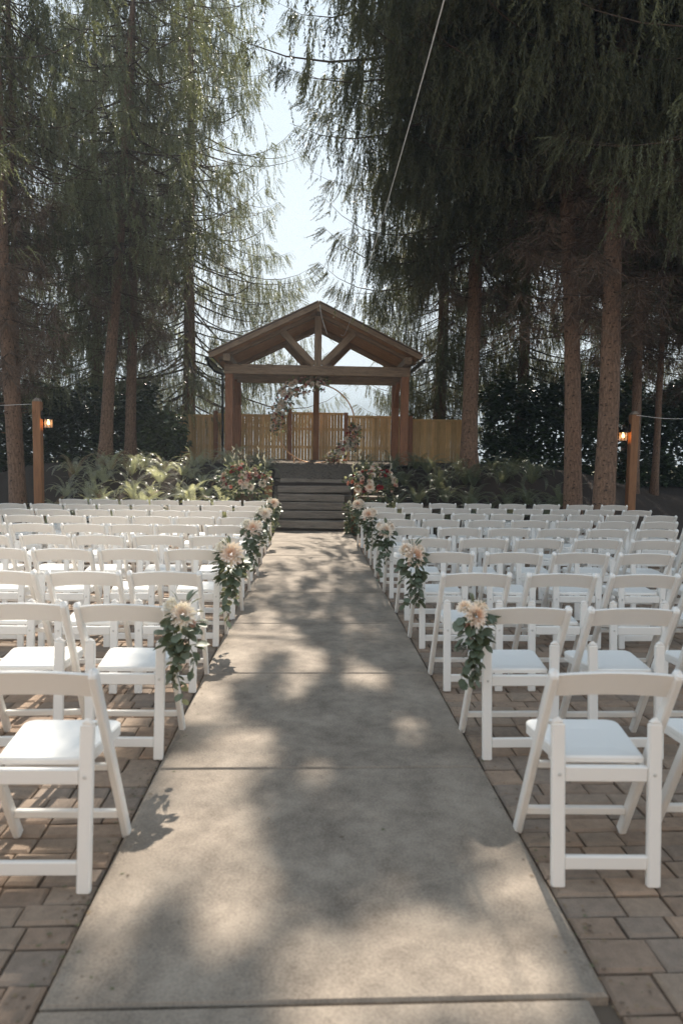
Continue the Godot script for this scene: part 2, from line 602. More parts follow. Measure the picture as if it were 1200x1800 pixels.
func build_chairs() -> void:
	chair0 = make_chair()
	var first := true
	rng.seed = 404
	var z_of := [2.28, 3.36, 4.36, 5.42, 6.38, 7.40, 8.42, 9.42, 10.47, 11.68]
	for r in 10:
		var z: float = -z_of[r]
		for side in [-1, 1]:
			for k in 9:
				var x: float
				if side < 0:
					x = (-.905 if r else -.96) - k * .515
				else:
					x = 1.09 + k * (.553 if r < 8 else .575 if r == 8 else .602)
				# only what the frame shows
				if absf(x + (0.1 if side < 0 else -.1)) > -z * .55 + .75 and not (r == 0 and k < 2): continue
				if side < 0 and r == 9 and k > 6: continue
				if side > 0 and k > 7: continue
				if side < 0 and k > 8: continue
				var c: Node3D = chair0
				if not first:
					c = chair0.duplicate()
					c.name = numbered("folding_chair")
					add_child(c)
				first = false
				c.position = Vector3(x + rng.randf_range(-.018, .018), .001, z + rng.randf_range(-.03, .03))
				c.rotation.y = rng.randf_range(-.035, .035)
				var bouquet: bool = k == 0 and r % 2 == 1
				var label := "white chair in the %s block, %s row from the steps, %s" % ["sunlit" if side < 0 else "shaded", ordinal(10 - r), "aisle seat" if k == 0 else "%s seat from the aisle" % ordinal(k + 1)]
				if bouquet: label += " with flowers"
				tag(c, label, "chair", "white folding chairs in rows on both sides of the aisle")

# ------------------------------------------------------------------ flowers
func petal_ring(st: SurfaceTool, n: int, r0: float, len_: float, wid: float, tilt: float, y: float, col: Color, tip: Color, phase: float) -> void:
	for i in n:
		var a := TAU * i / n + phase + rng.randf_range(-.08, .08)
		var out := Vector3(cos(a), 0, sin(a))
		var side := Vector3(-sin(a), 0, cos(a))
		var tl := tilt + rng.randf_range(-.12, .12)
		var l := len_ * rng.randf_range(.88, 1.1)
		var d := out * cos(tl) + Vector3.UP * sin(tl)
		var up := Vector3.UP * cos(tl) - out * sin(tl)
		var p := out * r0 + Vector3.UP * y
		var q := p + d * l * .55 + up * wid * .1
		var e := p + d * l + up * wid * .22
		st.set_color(col); st.add_vertex(p - side * wid * .18)
		st.set_color(col.lerp(tip, .5)); st.add_vertex(q - side * wid * .5 + up * wid * .22)
		st.set_color(col.lerp(tip, .5)); st.add_vertex(q)
		st.set_color(col); st.add_vertex(p - side * wid * .18)
		st.set_color(col.lerp(tip, .5)); st.add_vertex(q)
		st.set_color(col); st.add_vertex(p + side * wid * .18)
		st.set_color(col); st.add_vertex(p + side * wid * .18)
		st.set_color(col.lerp(tip, .5)); st.add_vertex(q)
		st.set_color(col.lerp(tip, .5)); st.add_vertex(q + side * wid * .5 + up * wid * .22)
		st.set_color(col.lerp(tip, .5)); st.add_vertex(q - side * wid * .5 + up * wid * .22)
		st.set_color(tip); st.add_vertex(e)
		st.set_color(col.lerp(tip, .5)); st.add_vertex(q)
		st.set_color(col.lerp(tip, .5)); st.add_vertex(q)
		st.set_color(tip); st.add_vertex(e)
		st.set_color(col.lerp(tip, .5)); st.add_vertex(q + side * wid * .5 + up * wid * .22)

# a dahlia of radius 1 that looks up +y
func dahlia_mesh(core: Color, rim: Color) -> ArrayMesh:
	var st := begin()
	petal_ring(st, 7, .04, .34, .22, 1.25, .26, core, core.lerp(rim, .3), 0)
	petal_ring(st, 10, .10, .46, .26, .95, .20, core, core.lerp(rim, .5), .3)
	petal_ring(st, 12, .16, .58, .30, .66, .13, core.lerp(rim, .25), rim, .1)
	petal_ring(st, 14, .2, .70, .33, .38, .06, core.lerp(rim, .5), rim, .5)
	petal_ring(st, 15, .22, .80, .36, .10, .0, core.lerp(rim, .7), rim, .2)
	petal_ring(st, 14, .22, .78, .36, -.2, -.05, rim, rim, .4)
	return done(st)

func rose_mesh(core: Color, rim: Color) -> ArrayMesh:
	var st := begin()
	petal_ring(st, 4, .02, .5, .42, 1.45, .2, core, core, 0)
	petal_ring(st, 5, .12, .58, .56, 1.2, .12, core, rim, .6)
	petal_ring(st, 6, .2, .66, .66, .9, .05, core.lerp(rim, .5), rim, .2)
	petal_ring(st, 6, .26, .74, .74, .5, 0, rim, rim, .7)
	return done(st)

# a leaf of length 1 along +x, folded along its midrib
func leaf_mesh(w: float, fold: float, droop: float, round_ := false) -> ArrayMesh:
	var st := begin(true)
	var n := 5
	var L := []
	var C := []
	var R := []
	for i in n + 1:
		var t := float(i) / n
		var k := pow(sin(PI * clampf(t * .92 + .04, 0, 1)), .6 if round_ else 1.0) * w
		if i == 0: k = .012
		if i == n: k = .005
		var y := -droop * t * t
		C.append(Vector3(t, y, 0))
		L.append(Vector3(t, y + k * fold, -k))
		R.append(Vector3(t, y + k * fold, k))
	for i in n:
		quad(st, C[i], L[i], L[i + 1], C[i + 1])
		quad(st, R[i], C[i], C[i + 1], R[i + 1])
	return done(st)

func aim(forward: Vector3, roll := 0.0, s := 1.0) -> Basis:
	# a basis whose x looks along `forward`
	var x := forward.normalized()
	var up := Vector3.UP if absf(x.y) < .97 else Vector3.RIGHT
	var z := x.cross(up).normalized()
	var y := z.cross(x)
	return (Basis(x, roll) * Basis(x, y, z)).scaled_local(Vector3(s, s, s))

func look_up(normal: Vector3, spin := 0.0, s := 1.0) -> Basis:
	# a basis whose y looks along `normal`
	var y := normal.normalized()
	var ref := Vector3.RIGHT if absf(y.x) < .9 else Vector3.FORWARD
	var z := ref.cross(y).normalized()
	var x := y.cross(z)
	return (Basis(y, spin) * Basis(x, y, z)).scaled_local(Vector3(s, s, s))

func make_flower_meshes() -> void:
	rng.seed = 9
	MESH.dahlia = dahlia_mesh(Color(.84, .56, .40), Color(.86, .77, .69))
	MESH.dahlia_pale = dahlia_mesh(Color(.84, .66, .53), Color(.87, .81, .74))
	MESH.rose_blush = rose_mesh(Color(.72, .38, .30), Color(.80, .58, .50))
	MESH.rose_coral = rose_mesh(Color(.70, .22, .15), Color(.78, .38, .28))
	MESH.rose_white = rose_mesh(Color(.80, .72, .60), Color(.84, .80, .74))
	MESH.rose_red = rose_mesh(Color(.25, .02, .03), Color(.38, .04, .05))
	MESH.leaf = leaf_mesh(.30, .25, .18)
	MESH.leaf_round = leaf_mesh(.42, .15, .12, true)
	MESH.leaf_thin = leaf_mesh(.14, .3, .25)

func bouquet(at: Vector3, side: int, label: String, seed_: int, big: float) -> void:
	# tied to the aisle post of a chair: dahlia above, greenery that trails down
	rng.seed = seed_
	var t := thing("chair_bouquet", label, "bouquet", at, 0, "flower bouquets tied to the aisle chairs")
	t.scale = Vector3.ONE * (.80 if big < 1.1 else .92) * rng.randf_range(.93, 1.07)
	t.rotation.y = rng.randf_range(-.35, .35)
	var n := rng.randi_range(1, 2)
	part("dahlia", MESH.dahlia if seed_ % 3 else MESH.dahlia_pale, M.petal, t, Vector3(0, .05, .05), look_up(Vector3(-side * .25, .45, .85), rng.randf() * 6, .088 * big))
	part("dahlia" if seed_ % 2 else "rose", MESH.dahlia_pale if seed_ % 2 else MESH.rose_white, M.petal, t, Vector3(-side * .055, .085, .0), look_up(Vector3(-side * .6, .7, .35), rng.randf() * 6, .075 * big))
	if n > 1: part("dahlia", MESH.dahlia_pale, M.petal, t, Vector3(side * .06, .10, .01), look_up(Vector3(side * .4, .8, .3), 1.0, .06 * big))
	part("rose", MESH.rose_blush, M.petal, t, Vector3(side * .05, -.01, .06), look_up(Vector3(side * .5, .2, .8), 0, .032))
	# collar of leaves
	for i in 64:
		var a := rng.randf() * TAU
		var r := rng.randf_range(.03, .105)
		var p := Vector3(cos(a) * r, rng.randf_range(-.16, .06), absf(sin(a)) * r * .8 + .005)
		var d := Vector3(cos(a), rng.randf_range(-.9, .35), sin(a) * .7 + .25)
		var k := rng.randf()
		var sz := rng.randf_range(.06, .095)
		part("leaf", MESH.leaf if k < .6 else MESH.leaf_round, M.darkleaf if k < .45 else M.eucalyptus, t, p, aim(d, rng.randf_range(-.6, .6), sz))
	# three trailing stems
	for s in 6:
		var x0 := rng.randf_range(-.04, .04)
		var reach := rng.randf_range(.26, .48) * (1.15 if s == 0 else .85)
		var sway := rng.randf_range(-.07, .07)
		var pts := []
		for i in 8:
			var q := i / 7.0
			pts.append(Vector3(x0 + sway * q + .012 * sin(q * 9 + s), -.06 - reach * q, .05 + .02 * sin(q * 5)))
		var st := begin(true)
		tube(st, pts, [.003, .003, .0025, .0025, .002, .002, .0015, .001], 4)
		var stem := part("stem", done(st), M.stem, t)
		for i in 11:
			var q := (i + .6) / 11.5
			var p: Vector3 = pts[int(q * 7)].lerp(pts[mini(int(q * 7) + 1, 7)], q * 7 - int(q * 7))
			var a := rng.randf() * TAU
			part("leaf", MESH.leaf_round if s % 2 == 0 else MESH.leaf, M.eucalyptus if rng.randf() < .7 else M.darkleaf, stem, p, aim(Vector3(cos(a), rng.randf_range(-1.1, -.2), sin(a)), rng.randf_range(-1, 1), rng.randf_range(.045, .075)))
	# a few sprigs above
	for i in 4:
		var a := rng.randf_range(.5, 2.6)
		var d := Vector3(cos(a), sin(a) * 1.3, rng.randf_range(-.2, .3))
		part("leaf", MESH.leaf_thin if i else MESH.leaf, M.eucalyptus, t, Vector3(d.x * .06, .06 + d.y * .05, 0), aim(d, rng.randf_range(-1, 1), rng.randf_range(.06, .10)))

func flower_mass(root: Node3D, spots: Array, normals: Array, kinds: Array, size: float, leaves: int, spread: float) -> void:
	for i in spots.size():
		var k: String = kinds[rng.randi() % kinds.size()]
		var s := size * rng.randf_range(.75, 1.25) * (1.25 if k.begins_with("dahlia") else .85)
		part("dahlia" if k.begins_with("dahlia") else "rose", MESH[k], M.petal, root, spots[i], look_up(normals[i], rng.randf() * 6, s))
	var by := {}
	for i in leaves:
		var j := rng.randi() % spots.size()
		var n: Vector3 = normals[j]
		var p: Vector3 = spots[j] + Vector3(rng.randf_range(-1, 1), rng.randf_range(-1, 1), rng.randf_range(-.6, .6)) * spread - n * size * .6
		var d := (n + Vector3(rng.randf_range(-1, 1), rng.randf_range(-1, 1), rng.randf_range(-1, 1)) * .9)
		var which: String = ["darkleaf", "eucalyptus", "limeleaf"][0 if rng.randf() < .5 else 1 if rng.randf() < .65 else 2]
		if not by.has(which): by[which] = []
		by[which].append(Transform3D(aim(d, rng.randf_range(-1, 1), rng.randf_range(.07, .13)), p))
	for which in by:
		var o := many("foliage", MESH.leaf, M[which], by[which], [], root)

# ------------------------------------------------------------------ ferns and shrubs
func frond_mesh(seed_: int, arch: float) -> ArrayMesh:
	# a sword-fern frond of length 1 that leaves the origin along +x and arches over
	var r := RandomNumberGenerator.new()
	r.seed = seed_
	var st := begin()
	var n := 34
	var P := []
	var p := Vector3.ZERO
	var ang := 1.32
	for i in n + 1:
		P.append(p)
		p += Vector3(cos(ang), sin(ang), 0) / n
		ang -= arch / n * (0.6 + 1.1 * i / n)
	for i in range(0, n):
		var w: Vector3 = (P[i + 1] - P[i]).normalized()
		var up := Vector3(-w.y, w.x, 0)
		quad(st, P[i] + Vector3(0, 0, .005), P[i + 1] + Vector3(0, 0, .004), P[i + 1] - Vector3(0, 0, .004), P[i] - Vector3(0, 0, .005))
		if i < 2: continue
		var t := float(i) / n
		var l := .10 * pow(sin(PI * clampf(t * .9 + .1, 0, 1)), .7) * r.randf_range(.9, 1.08)
		for s in [-1, 1]:
			var d := (Vector3(0, 0, s) + w * .38 - up * r.randf_range(.02, .28)).normalized()
			var a: Vector3 = P[i]
			var m := a + d * l * .4
			var e := a + d * l
			var hw := .0075
			tri(st, a, m + w * hw, m - w * hw)
			tri(st, m - w * hw, m + w * hw, e)
	return done(st)

func fern(at: Vector3, size: float, label: String, group: String, dry := false) -> void:
	var t := thing("sword_fern", label, "fern", at, rng.randf() * TAU, group)
	var n := 22
	for i in n:
		var a := TAU * i / n * 2.4 + rng.randf_range(-.2, .2)
		var lean := rng.randf_range(-.35, .25) + (.3 if i < 7 else 0.0)
		var b := Basis(Vector3.UP, a) * Basis(Vector3.BACK, lean) * Basis(Vector3.RIGHT, rng.randf_range(-.3, .3))
		b = b.scaled_local(Vector3.ONE * size * rng.randf_range(.7, 1.1))
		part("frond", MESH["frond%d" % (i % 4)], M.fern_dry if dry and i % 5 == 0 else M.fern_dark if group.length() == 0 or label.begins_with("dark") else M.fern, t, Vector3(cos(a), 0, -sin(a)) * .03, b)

func leaf_cluster(seed_: int, n: int, size: float) -> ArrayMesh:
	var r := RandomNumberGenerator.new()
	r.seed = seed_
	var st := SurfaceTool.new()
	st.begin(Mesh.PRIMITIVE_TRIANGLES)
	for i in n:
		var a := r.randf() * TAU
		var d := Vector3(cos(a), r.randf_range(-.5, .7), sin(a))
		st.append_from(MESH.leaf, 0, Transform3D(aim(d, r.randf_range(-.8, .8), size * r.randf_range(.7, 1.15)), d * size * .25 + Vector3(0, r.randf_range(-.5, .5) * size, 0)))
	return st.commit()

func hedge(label: String, x0: float, x1: float, z: float, depth: float, h0: float, h1: float, count: int, seed_: int, gaps: float) -> void:
	rng.seed = seed_
	var t := thing("laurel_hedge", label, "hedge", Vector3((x0 + x1) / 2, h0, z))
	var noise := FastNoiseLite.new()
	noise.seed = seed_
	noise.frequency = .55
	var places := []
	var tints := []
	var tries := 0
	while places.size() < count and tries < count * 6:
		tries += 1
		var p := Vector3(rng.randf_range(x0, x1), rng.randf_range(h0, h1), z + rng.randf_range(-.5, .5) * depth)
		var v := noise.get_noise_3dv(p)
		if p.y > h1 - .7 + v * 1.2: continue
		if v < gaps: continue
		var k := rng.randf_range(.6, 1.3)
		places.append(Transform3D(Basis(Vector3.UP, rng.randf() * TAU).scaled(Vector3.ONE * rng.randf_range(.8, 1.3)), p - t.position))
		tints.append(Color(.05, .075, .025) * k)
	many("leaves", MESH.cluster, M.laurel, places, tints, t)
	var st := begin(true)
	var x := x0 + .3
	while x < x1:
		for k in 3:
			var b := Vector3(x + rng.randf_range(-.2, .2), h0 - .3, z) - t.position
			var e := b + Vector3(rng.randf_range(-.5, .5), (h1 - h0) * rng.randf_range(.6, .95), rng.randf_range(-.3, .3))
			tube(st, [b, b.lerp(e, .5) + Vector3(rng.randf_range(-.1, .1), 0, 0), e], [.03, .02, .008], 5)
		x += .9
	part("stems", done(st), M.bough, t).set_meta("kind", "stuff")

func shrub(called: String, label: String, at: Vector3, r: Vector3, count: int, tint: Color, seed_: int) -> void:
	rng.seed = seed_
	var t := thing(called, label, "shrub", at)
	var places := []
	var tints := []
	for i in count:
		var d := Vector3(rng.randfn(), rng.randfn(), rng.randfn()).normalized() * pow(rng.randf(), .45)
		var p := Vector3(d.x * r.x, r.y + d.y * r.y, d.z * r.z)
		places.append(Transform3D(Basis(Vector3.UP, rng.randf() * TAU).scaled(Vector3.ONE * rng.randf_range(.8, 1.3)), p))
		tints.append(tint * rng.randf_range(.7, 1.3))
	many("leaves", MESH.cluster, M.laurel, places, tints, t)
	var st := begin(true)
	for k in 7:
		var a := TAU * k / 7
		tube(st, [Vector3(cos(a) * .05, -.2, sin(a) * .05), Vector3(cos(a) * r.x * .3, r.y * .8, sin(a) * r.z * .3), Vector3(cos(a) * r.x * .6, r.y * 1.5, sin(a) * r.z * .6)], [.03, .018, .006], 5)
	part("stems", done(st), M.bough, t)

# ------------------------------------------------------------------ spruces
func make_branchlets() -> void:
	# hanging branchlets of a spruce, .6 m long, from the origin down: slim tufts of needles round a thread
	for v in 3:
		var r := RandomNumberGenerator.new()
		r.seed = 60 + v
		var st := begin()
		var L := .6
		var bend := r.randf_range(-.08, .08)
		var n := 36
		var at := func(t: float) -> Vector3:
			return Vector3(bend * t * t, -L * t, .03 * sin(t * 3.0 + v))
		for i in 5:
			var a: Vector3 = at.call(i / 5.0)
			var b: Vector3 = at.call((i + 1) / 5.0)
			tri(st, a + Vector3(.005, 0, 0), b, a - Vector3(.005, 0, 0))
			tri(st, a + Vector3(0, 0, .005), b, a - Vector3(0, 0, .005))
		for i in n:
			var t := (i + r.randf()) / n
			var a := r.randf() * TAU
			var open := r.randf_range(.5, 1.1)
			var d := Vector3(cos(a) * sin(open), -cos(open), sin(a) * sin(open))
			var side := Vector3(-sin(a), 0, cos(a))
			var l := r.randf_range(.05, .115) * (1.1 - .5 * t)
			var w := .0115
			var p: Vector3 = at.call(t)
			tri(st, p, p + d * l * .45 + side * w, p + d * l)
			tri(st, p, p + d * l, p + d * l * .45 - side * w)
		MESH["branchlet%d" % v] = done(st)
	# bare twigs, spreading
	var r := RandomNumberGenerator.new()
	r.seed = 71
	var st := begin()
	for i in 16:
		var a := r.randf() * TAU
		var d := Vector3(cos(a), r.randf_range(-1.4, .2), sin(a)).normalized()
		var p := Vector3(0, -r.randf() * .12, 0)
		var l := r.randf_range(.2, .5)
		var q := p + d * l + Vector3(0, -.06, 0)
		var side := d.cross(Vector3.UP).normalized()
		tri(st, p + side * .008, q, p - side * .008)
		for k in 4:
			var s := p.lerp(q, .3 + .18 * k)
			var e := s + (d + Vector3(r.randf_range(-1, 1), r.randf_range(-1.2, .2), r.randf_range(-1, 1))).normalized() * l * .4
			tri(st, s + Vector3(0, .006, 0), e, s - Vector3(0, .006, 0))
	MESH.dead = done(st)

# where a point's shadow falls on a level plane
func shade_of(p: Vector3, level: float) -> Vector2:
	var g := p - to_sun * ((p.y - level) / to_sun.y)
	return Vector2(g.x, g.z)

# openings in the canopy: over the seats and ferns on one side, small round gaps over the aisle
func open_sky(p: Vector3, tip: Vector3, shaded_side: bool) -> bool:
	var g := shade_of(p.lerp(tip, .5), .4)
	if g.x > -7.0 and g.x < -.88 and g.y > -13.2 and g.y < 0.0:
		return gap_noise.get_noise_2d(g.x * 1.6, g.y * 1.2) > (-.30 if shaded_side else .3)
	if g.x > -4.9 and g.x < -1.0 and g.y < -13.2 and g.y > -18.2:
		return gap_noise.get_noise_2d(g.x * 1.6, g.y * 1.2) > -.12
	if g.x > -5.4 and g.x < -3.5 and g.y <= -18.2 and g.y > -22.0:
		return gap_noise.get_noise_2d(g.x * 1.6, g.y * 1.2) > .1
	if g.x >= -.88 and g.x < 1.0:
		if g.y < -6.6 and g.y > -14.4:
			return gap_noise.get_noise_2d(g.x * 3.2, g.y * 2.2 + 50.0) > -.04
		if g.y > -7.5 and g.y < -.8:
			for k in 4:
				var q := shade_of(p.lerp(tip, k / 3.0), 0.0)
				for hole in gaps:
					if Vector2((q.x - hole.x), (q.y - hole.y) * .73).length_squared() < hole.z * hole.z: return true
	return false

func spruce(label: String, x: float, z: float, o: Dictionary) -> Node3D:
	# o: h height, r trunk radius, base crown base, rad crown radius, lean (metres sideways at 10 m up), dens, dead [from, to, reach], top (crown stops), seed
	rng.seed = o.seed
	var g := ground_height(x, z) - .1
	var t := thing("spruce_tree", label, "tree", Vector3(x, g, z), 0, "tall spruces round the clearing")
	var h: float = o.h
	var lean: Vector2 = o.get("lean", Vector2.ZERO)
	var axis := func(y: float) -> Vector3: return Vector3(lean.x * y / 10.0 + .03 * sin(y * .8 + o.seed), y, lean.y * y / 10.0)
	var pts := []
	var radii := []
	var n := int(h / .7) + 2
	for i in n:
		var y := h * i / (n - 1)
		pts.append(axis.call(y))
		radii.append(lerpf(o.r, .02, pow(float(i) / (n - 1), .85)) * (1.0 + .42 * exp(-y * 2.4)))
	var st := begin(true)
	tube(st, pts, radii, 14, true, .05)
	# broken stubs of old branches
	for i in int(h * 2.2):
		var q := rng.randf_range(.1, .6)
		var c: Vector3 = axis.call(q * h)
		var a := rng.randf() * TAU
		var d := Vector3(cos(a), rng.randf_range(-.3, .3), sin(a))
		var rr := lerpf(o.r, .02, pow(q, .85))
		var l := rr + rng.randf_range(.02, .14)
		tube(st, [c + d * rr * .7, c + d * l], [.016, .009], 5)
	part("trunk", done(st), M.bark, t)
	var noise := FastNoiseLite.new()
	noise.seed = o.seed
	noise.frequency = o.get("clump", .55)
	noise.fractal_octaves = 2
	var cut: float = o.get("gaps", -.25)
	var bough := begin(true)
	var places := [[], [], []]
	var tints := [[], [], []]
	var twigs := []
	var y: float = o.base
	var turn := rng.randf() * TAU
	var dens: float = o.get("dens", 1.0)
	var top: float = o.get("top", h - .4)
	var skirt: float = o.get("skirt", .8)
	while y < top:
		var f: float = (y - o.base) / (h - o.base)
		var reach: float = o.rad * pow(1.0 - f, .8) * minf(1.0, skirt + f * 2.0)
		var nb := rng.randi_range(4, 6)
		for b in nb:
			turn += 2.4 + rng.randf_range(-.4, .4)
			var L := maxf(.4, reach * rng.randf_range(.68, 1.1))
			if o.has("fat") and y > o.fat_from: L *= o.fat
			var dir := Vector3(cos(turn), 0, sin(turn))
			if x > 0.0:
				var end := shade_of(t.position + axis.call(y) + dir * L * .8 - Vector3(0, L * .25, 0), .4)
				if end.x < -1.45 and end.x > -7.0 and end.y > -13.2: L *= .62
			if o.has("keep") and not o.keep.call(dir, y): continue
			var side := Vector3(-dir.z, 0, dir.x)
			var d := rng.randf_range(.22, .5)
			var u := rng.randf_range(.1, .5)
			var root: Vector3 = axis.call(y)
			var curl := rng.randf_range(-.12, .12)
			var at := func(q: float) -> Vector3:
				return root + dir * L * q + side * L * curl * q * q + Vector3(0, L * (-1.25 * d * q + (.75 * d + .45 * u) * q * q * q), 0)
			var bp := []
			var br := []
			for i in 9:
				bp.append(at.call(i / 8.0))
				br.append(lerpf(.010 + .006 * L, .003, i / 8.0) * o.get("bough", 1.0))
			var kept := 0
			var count := int(L * 34 * dens)
			for i in count:
				var q := 1.0 - .86 * pow(rng.randf(), 1.25)
				var lat := rng.randf_range(-1, 1)
				lat = lat * absf(lat)
				var wide := L * .30 * sin(PI * clampf(q, .15, .97)) + .03
				var p: Vector3 = at.call(q) + side * lat * wide - dir * absf(lat) * wide * -.3 + Vector3(0, -absf(lat) * wide * .25, 0)
				if noise.get_noise_3dv(p + t.position) < (o.low_gaps if o.has("low_gaps") and y < o.fat_from else cut): continue
				if q < .28 and rng.randf() < .5: continue
				var s: float = rng.randf_range(.5, 1.15) * (.55 + .75 * sin(PI * clampf(q, .2, .96))) * o.get("size", 1.0)
				# hang down; at the tip they follow the bough
				var out := clampf((q - .8) * 3.5, 0, .8) + rng.randf_range(-.12, .2)
				var down := (Vector3.DOWN * (1.0 - out * .7) + dir * out + side * rng.randf_range(-.2, .2) + side * signf(lat) * absf(lat) * .3).normalized()
				var bs := look_up(-down, rng.randf() * TAU, s)
				var v := rng.randi() % 3
				if open_sky(p + t.position, p + t.position + down * .6 * s, x > 0.0): continue
				kept += 1
				places[v].append(Transform3D(bs, p))
				var k := rng.randf_range(.7, 1.35)
				var inner := clampf((.55 - q) * 2.6, 0, 1) * rng.randf()
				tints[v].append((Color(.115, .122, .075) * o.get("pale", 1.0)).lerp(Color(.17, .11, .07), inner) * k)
			if kept > count * .16:      # a bough that carries nothing has long since dropped
				tube(bough, bp, br, 4, false)
		y += rng.randf_range(.28, .46) * o.get("step", 1.0)
	if o.has("dead"):
		y = o.dead[0]
		while y < o.dead[1]:
			for b in rng.randi_range(3, 5):
				turn += 2.4 + rng.randf_range(-.5, .5)
				var L: float = o.dead[2] * rng.randf_range(.35, 1.1)
				var dir := Vector3(cos(turn), 0, sin(turn))
				var root: Vector3 = axis.call(y)
				var d := rng.randf_range(.15, .5)
				var bp := []
				var br := []
				for i in 5:
					var q := i / 4.0
					bp.append(root + dir * L * q + Vector3(rng.randf_range(-.05, .05), -L * d * q + L * .2 * q * q, rng.randf_range(-.05, .05)))
					br.append(lerpf(.016, .003, q))
				tube(bough, bp, br, 4, false)
				for i in int(L * 2.6):
					var q := rng.randf_range(.25, 1)
					var p: Vector3 = bp[int(q * 3.99)].lerp(bp[int(q * 3.99) + 1], q * 4 - int(q * 3.99)) if q < 1 else bp[4]
					twigs.append(Transform3D(Basis(Vector3.UP, rng.randf() * TAU).scaled(Vector3.ONE * rng.randf_range(.6, 1.3)), p))
			y += rng.randf_range(.22, .4)
	part("boughs", done(bough), M.bough, t).set_meta("kind", "stuff")
	for v in 3:
		if places[v].size():
			many("crown", MESH["branchlet%d" % v], M.needle, places[v], tints[v], t)
	if twigs.size():
		var tw := []
		for i in twigs.size(): tw.append(Color.WHITE * rng.randf_range(.7, 1.4))
		many("dead_twigs", MESH.dead, M.twig, twigs, tw, t)
	return t

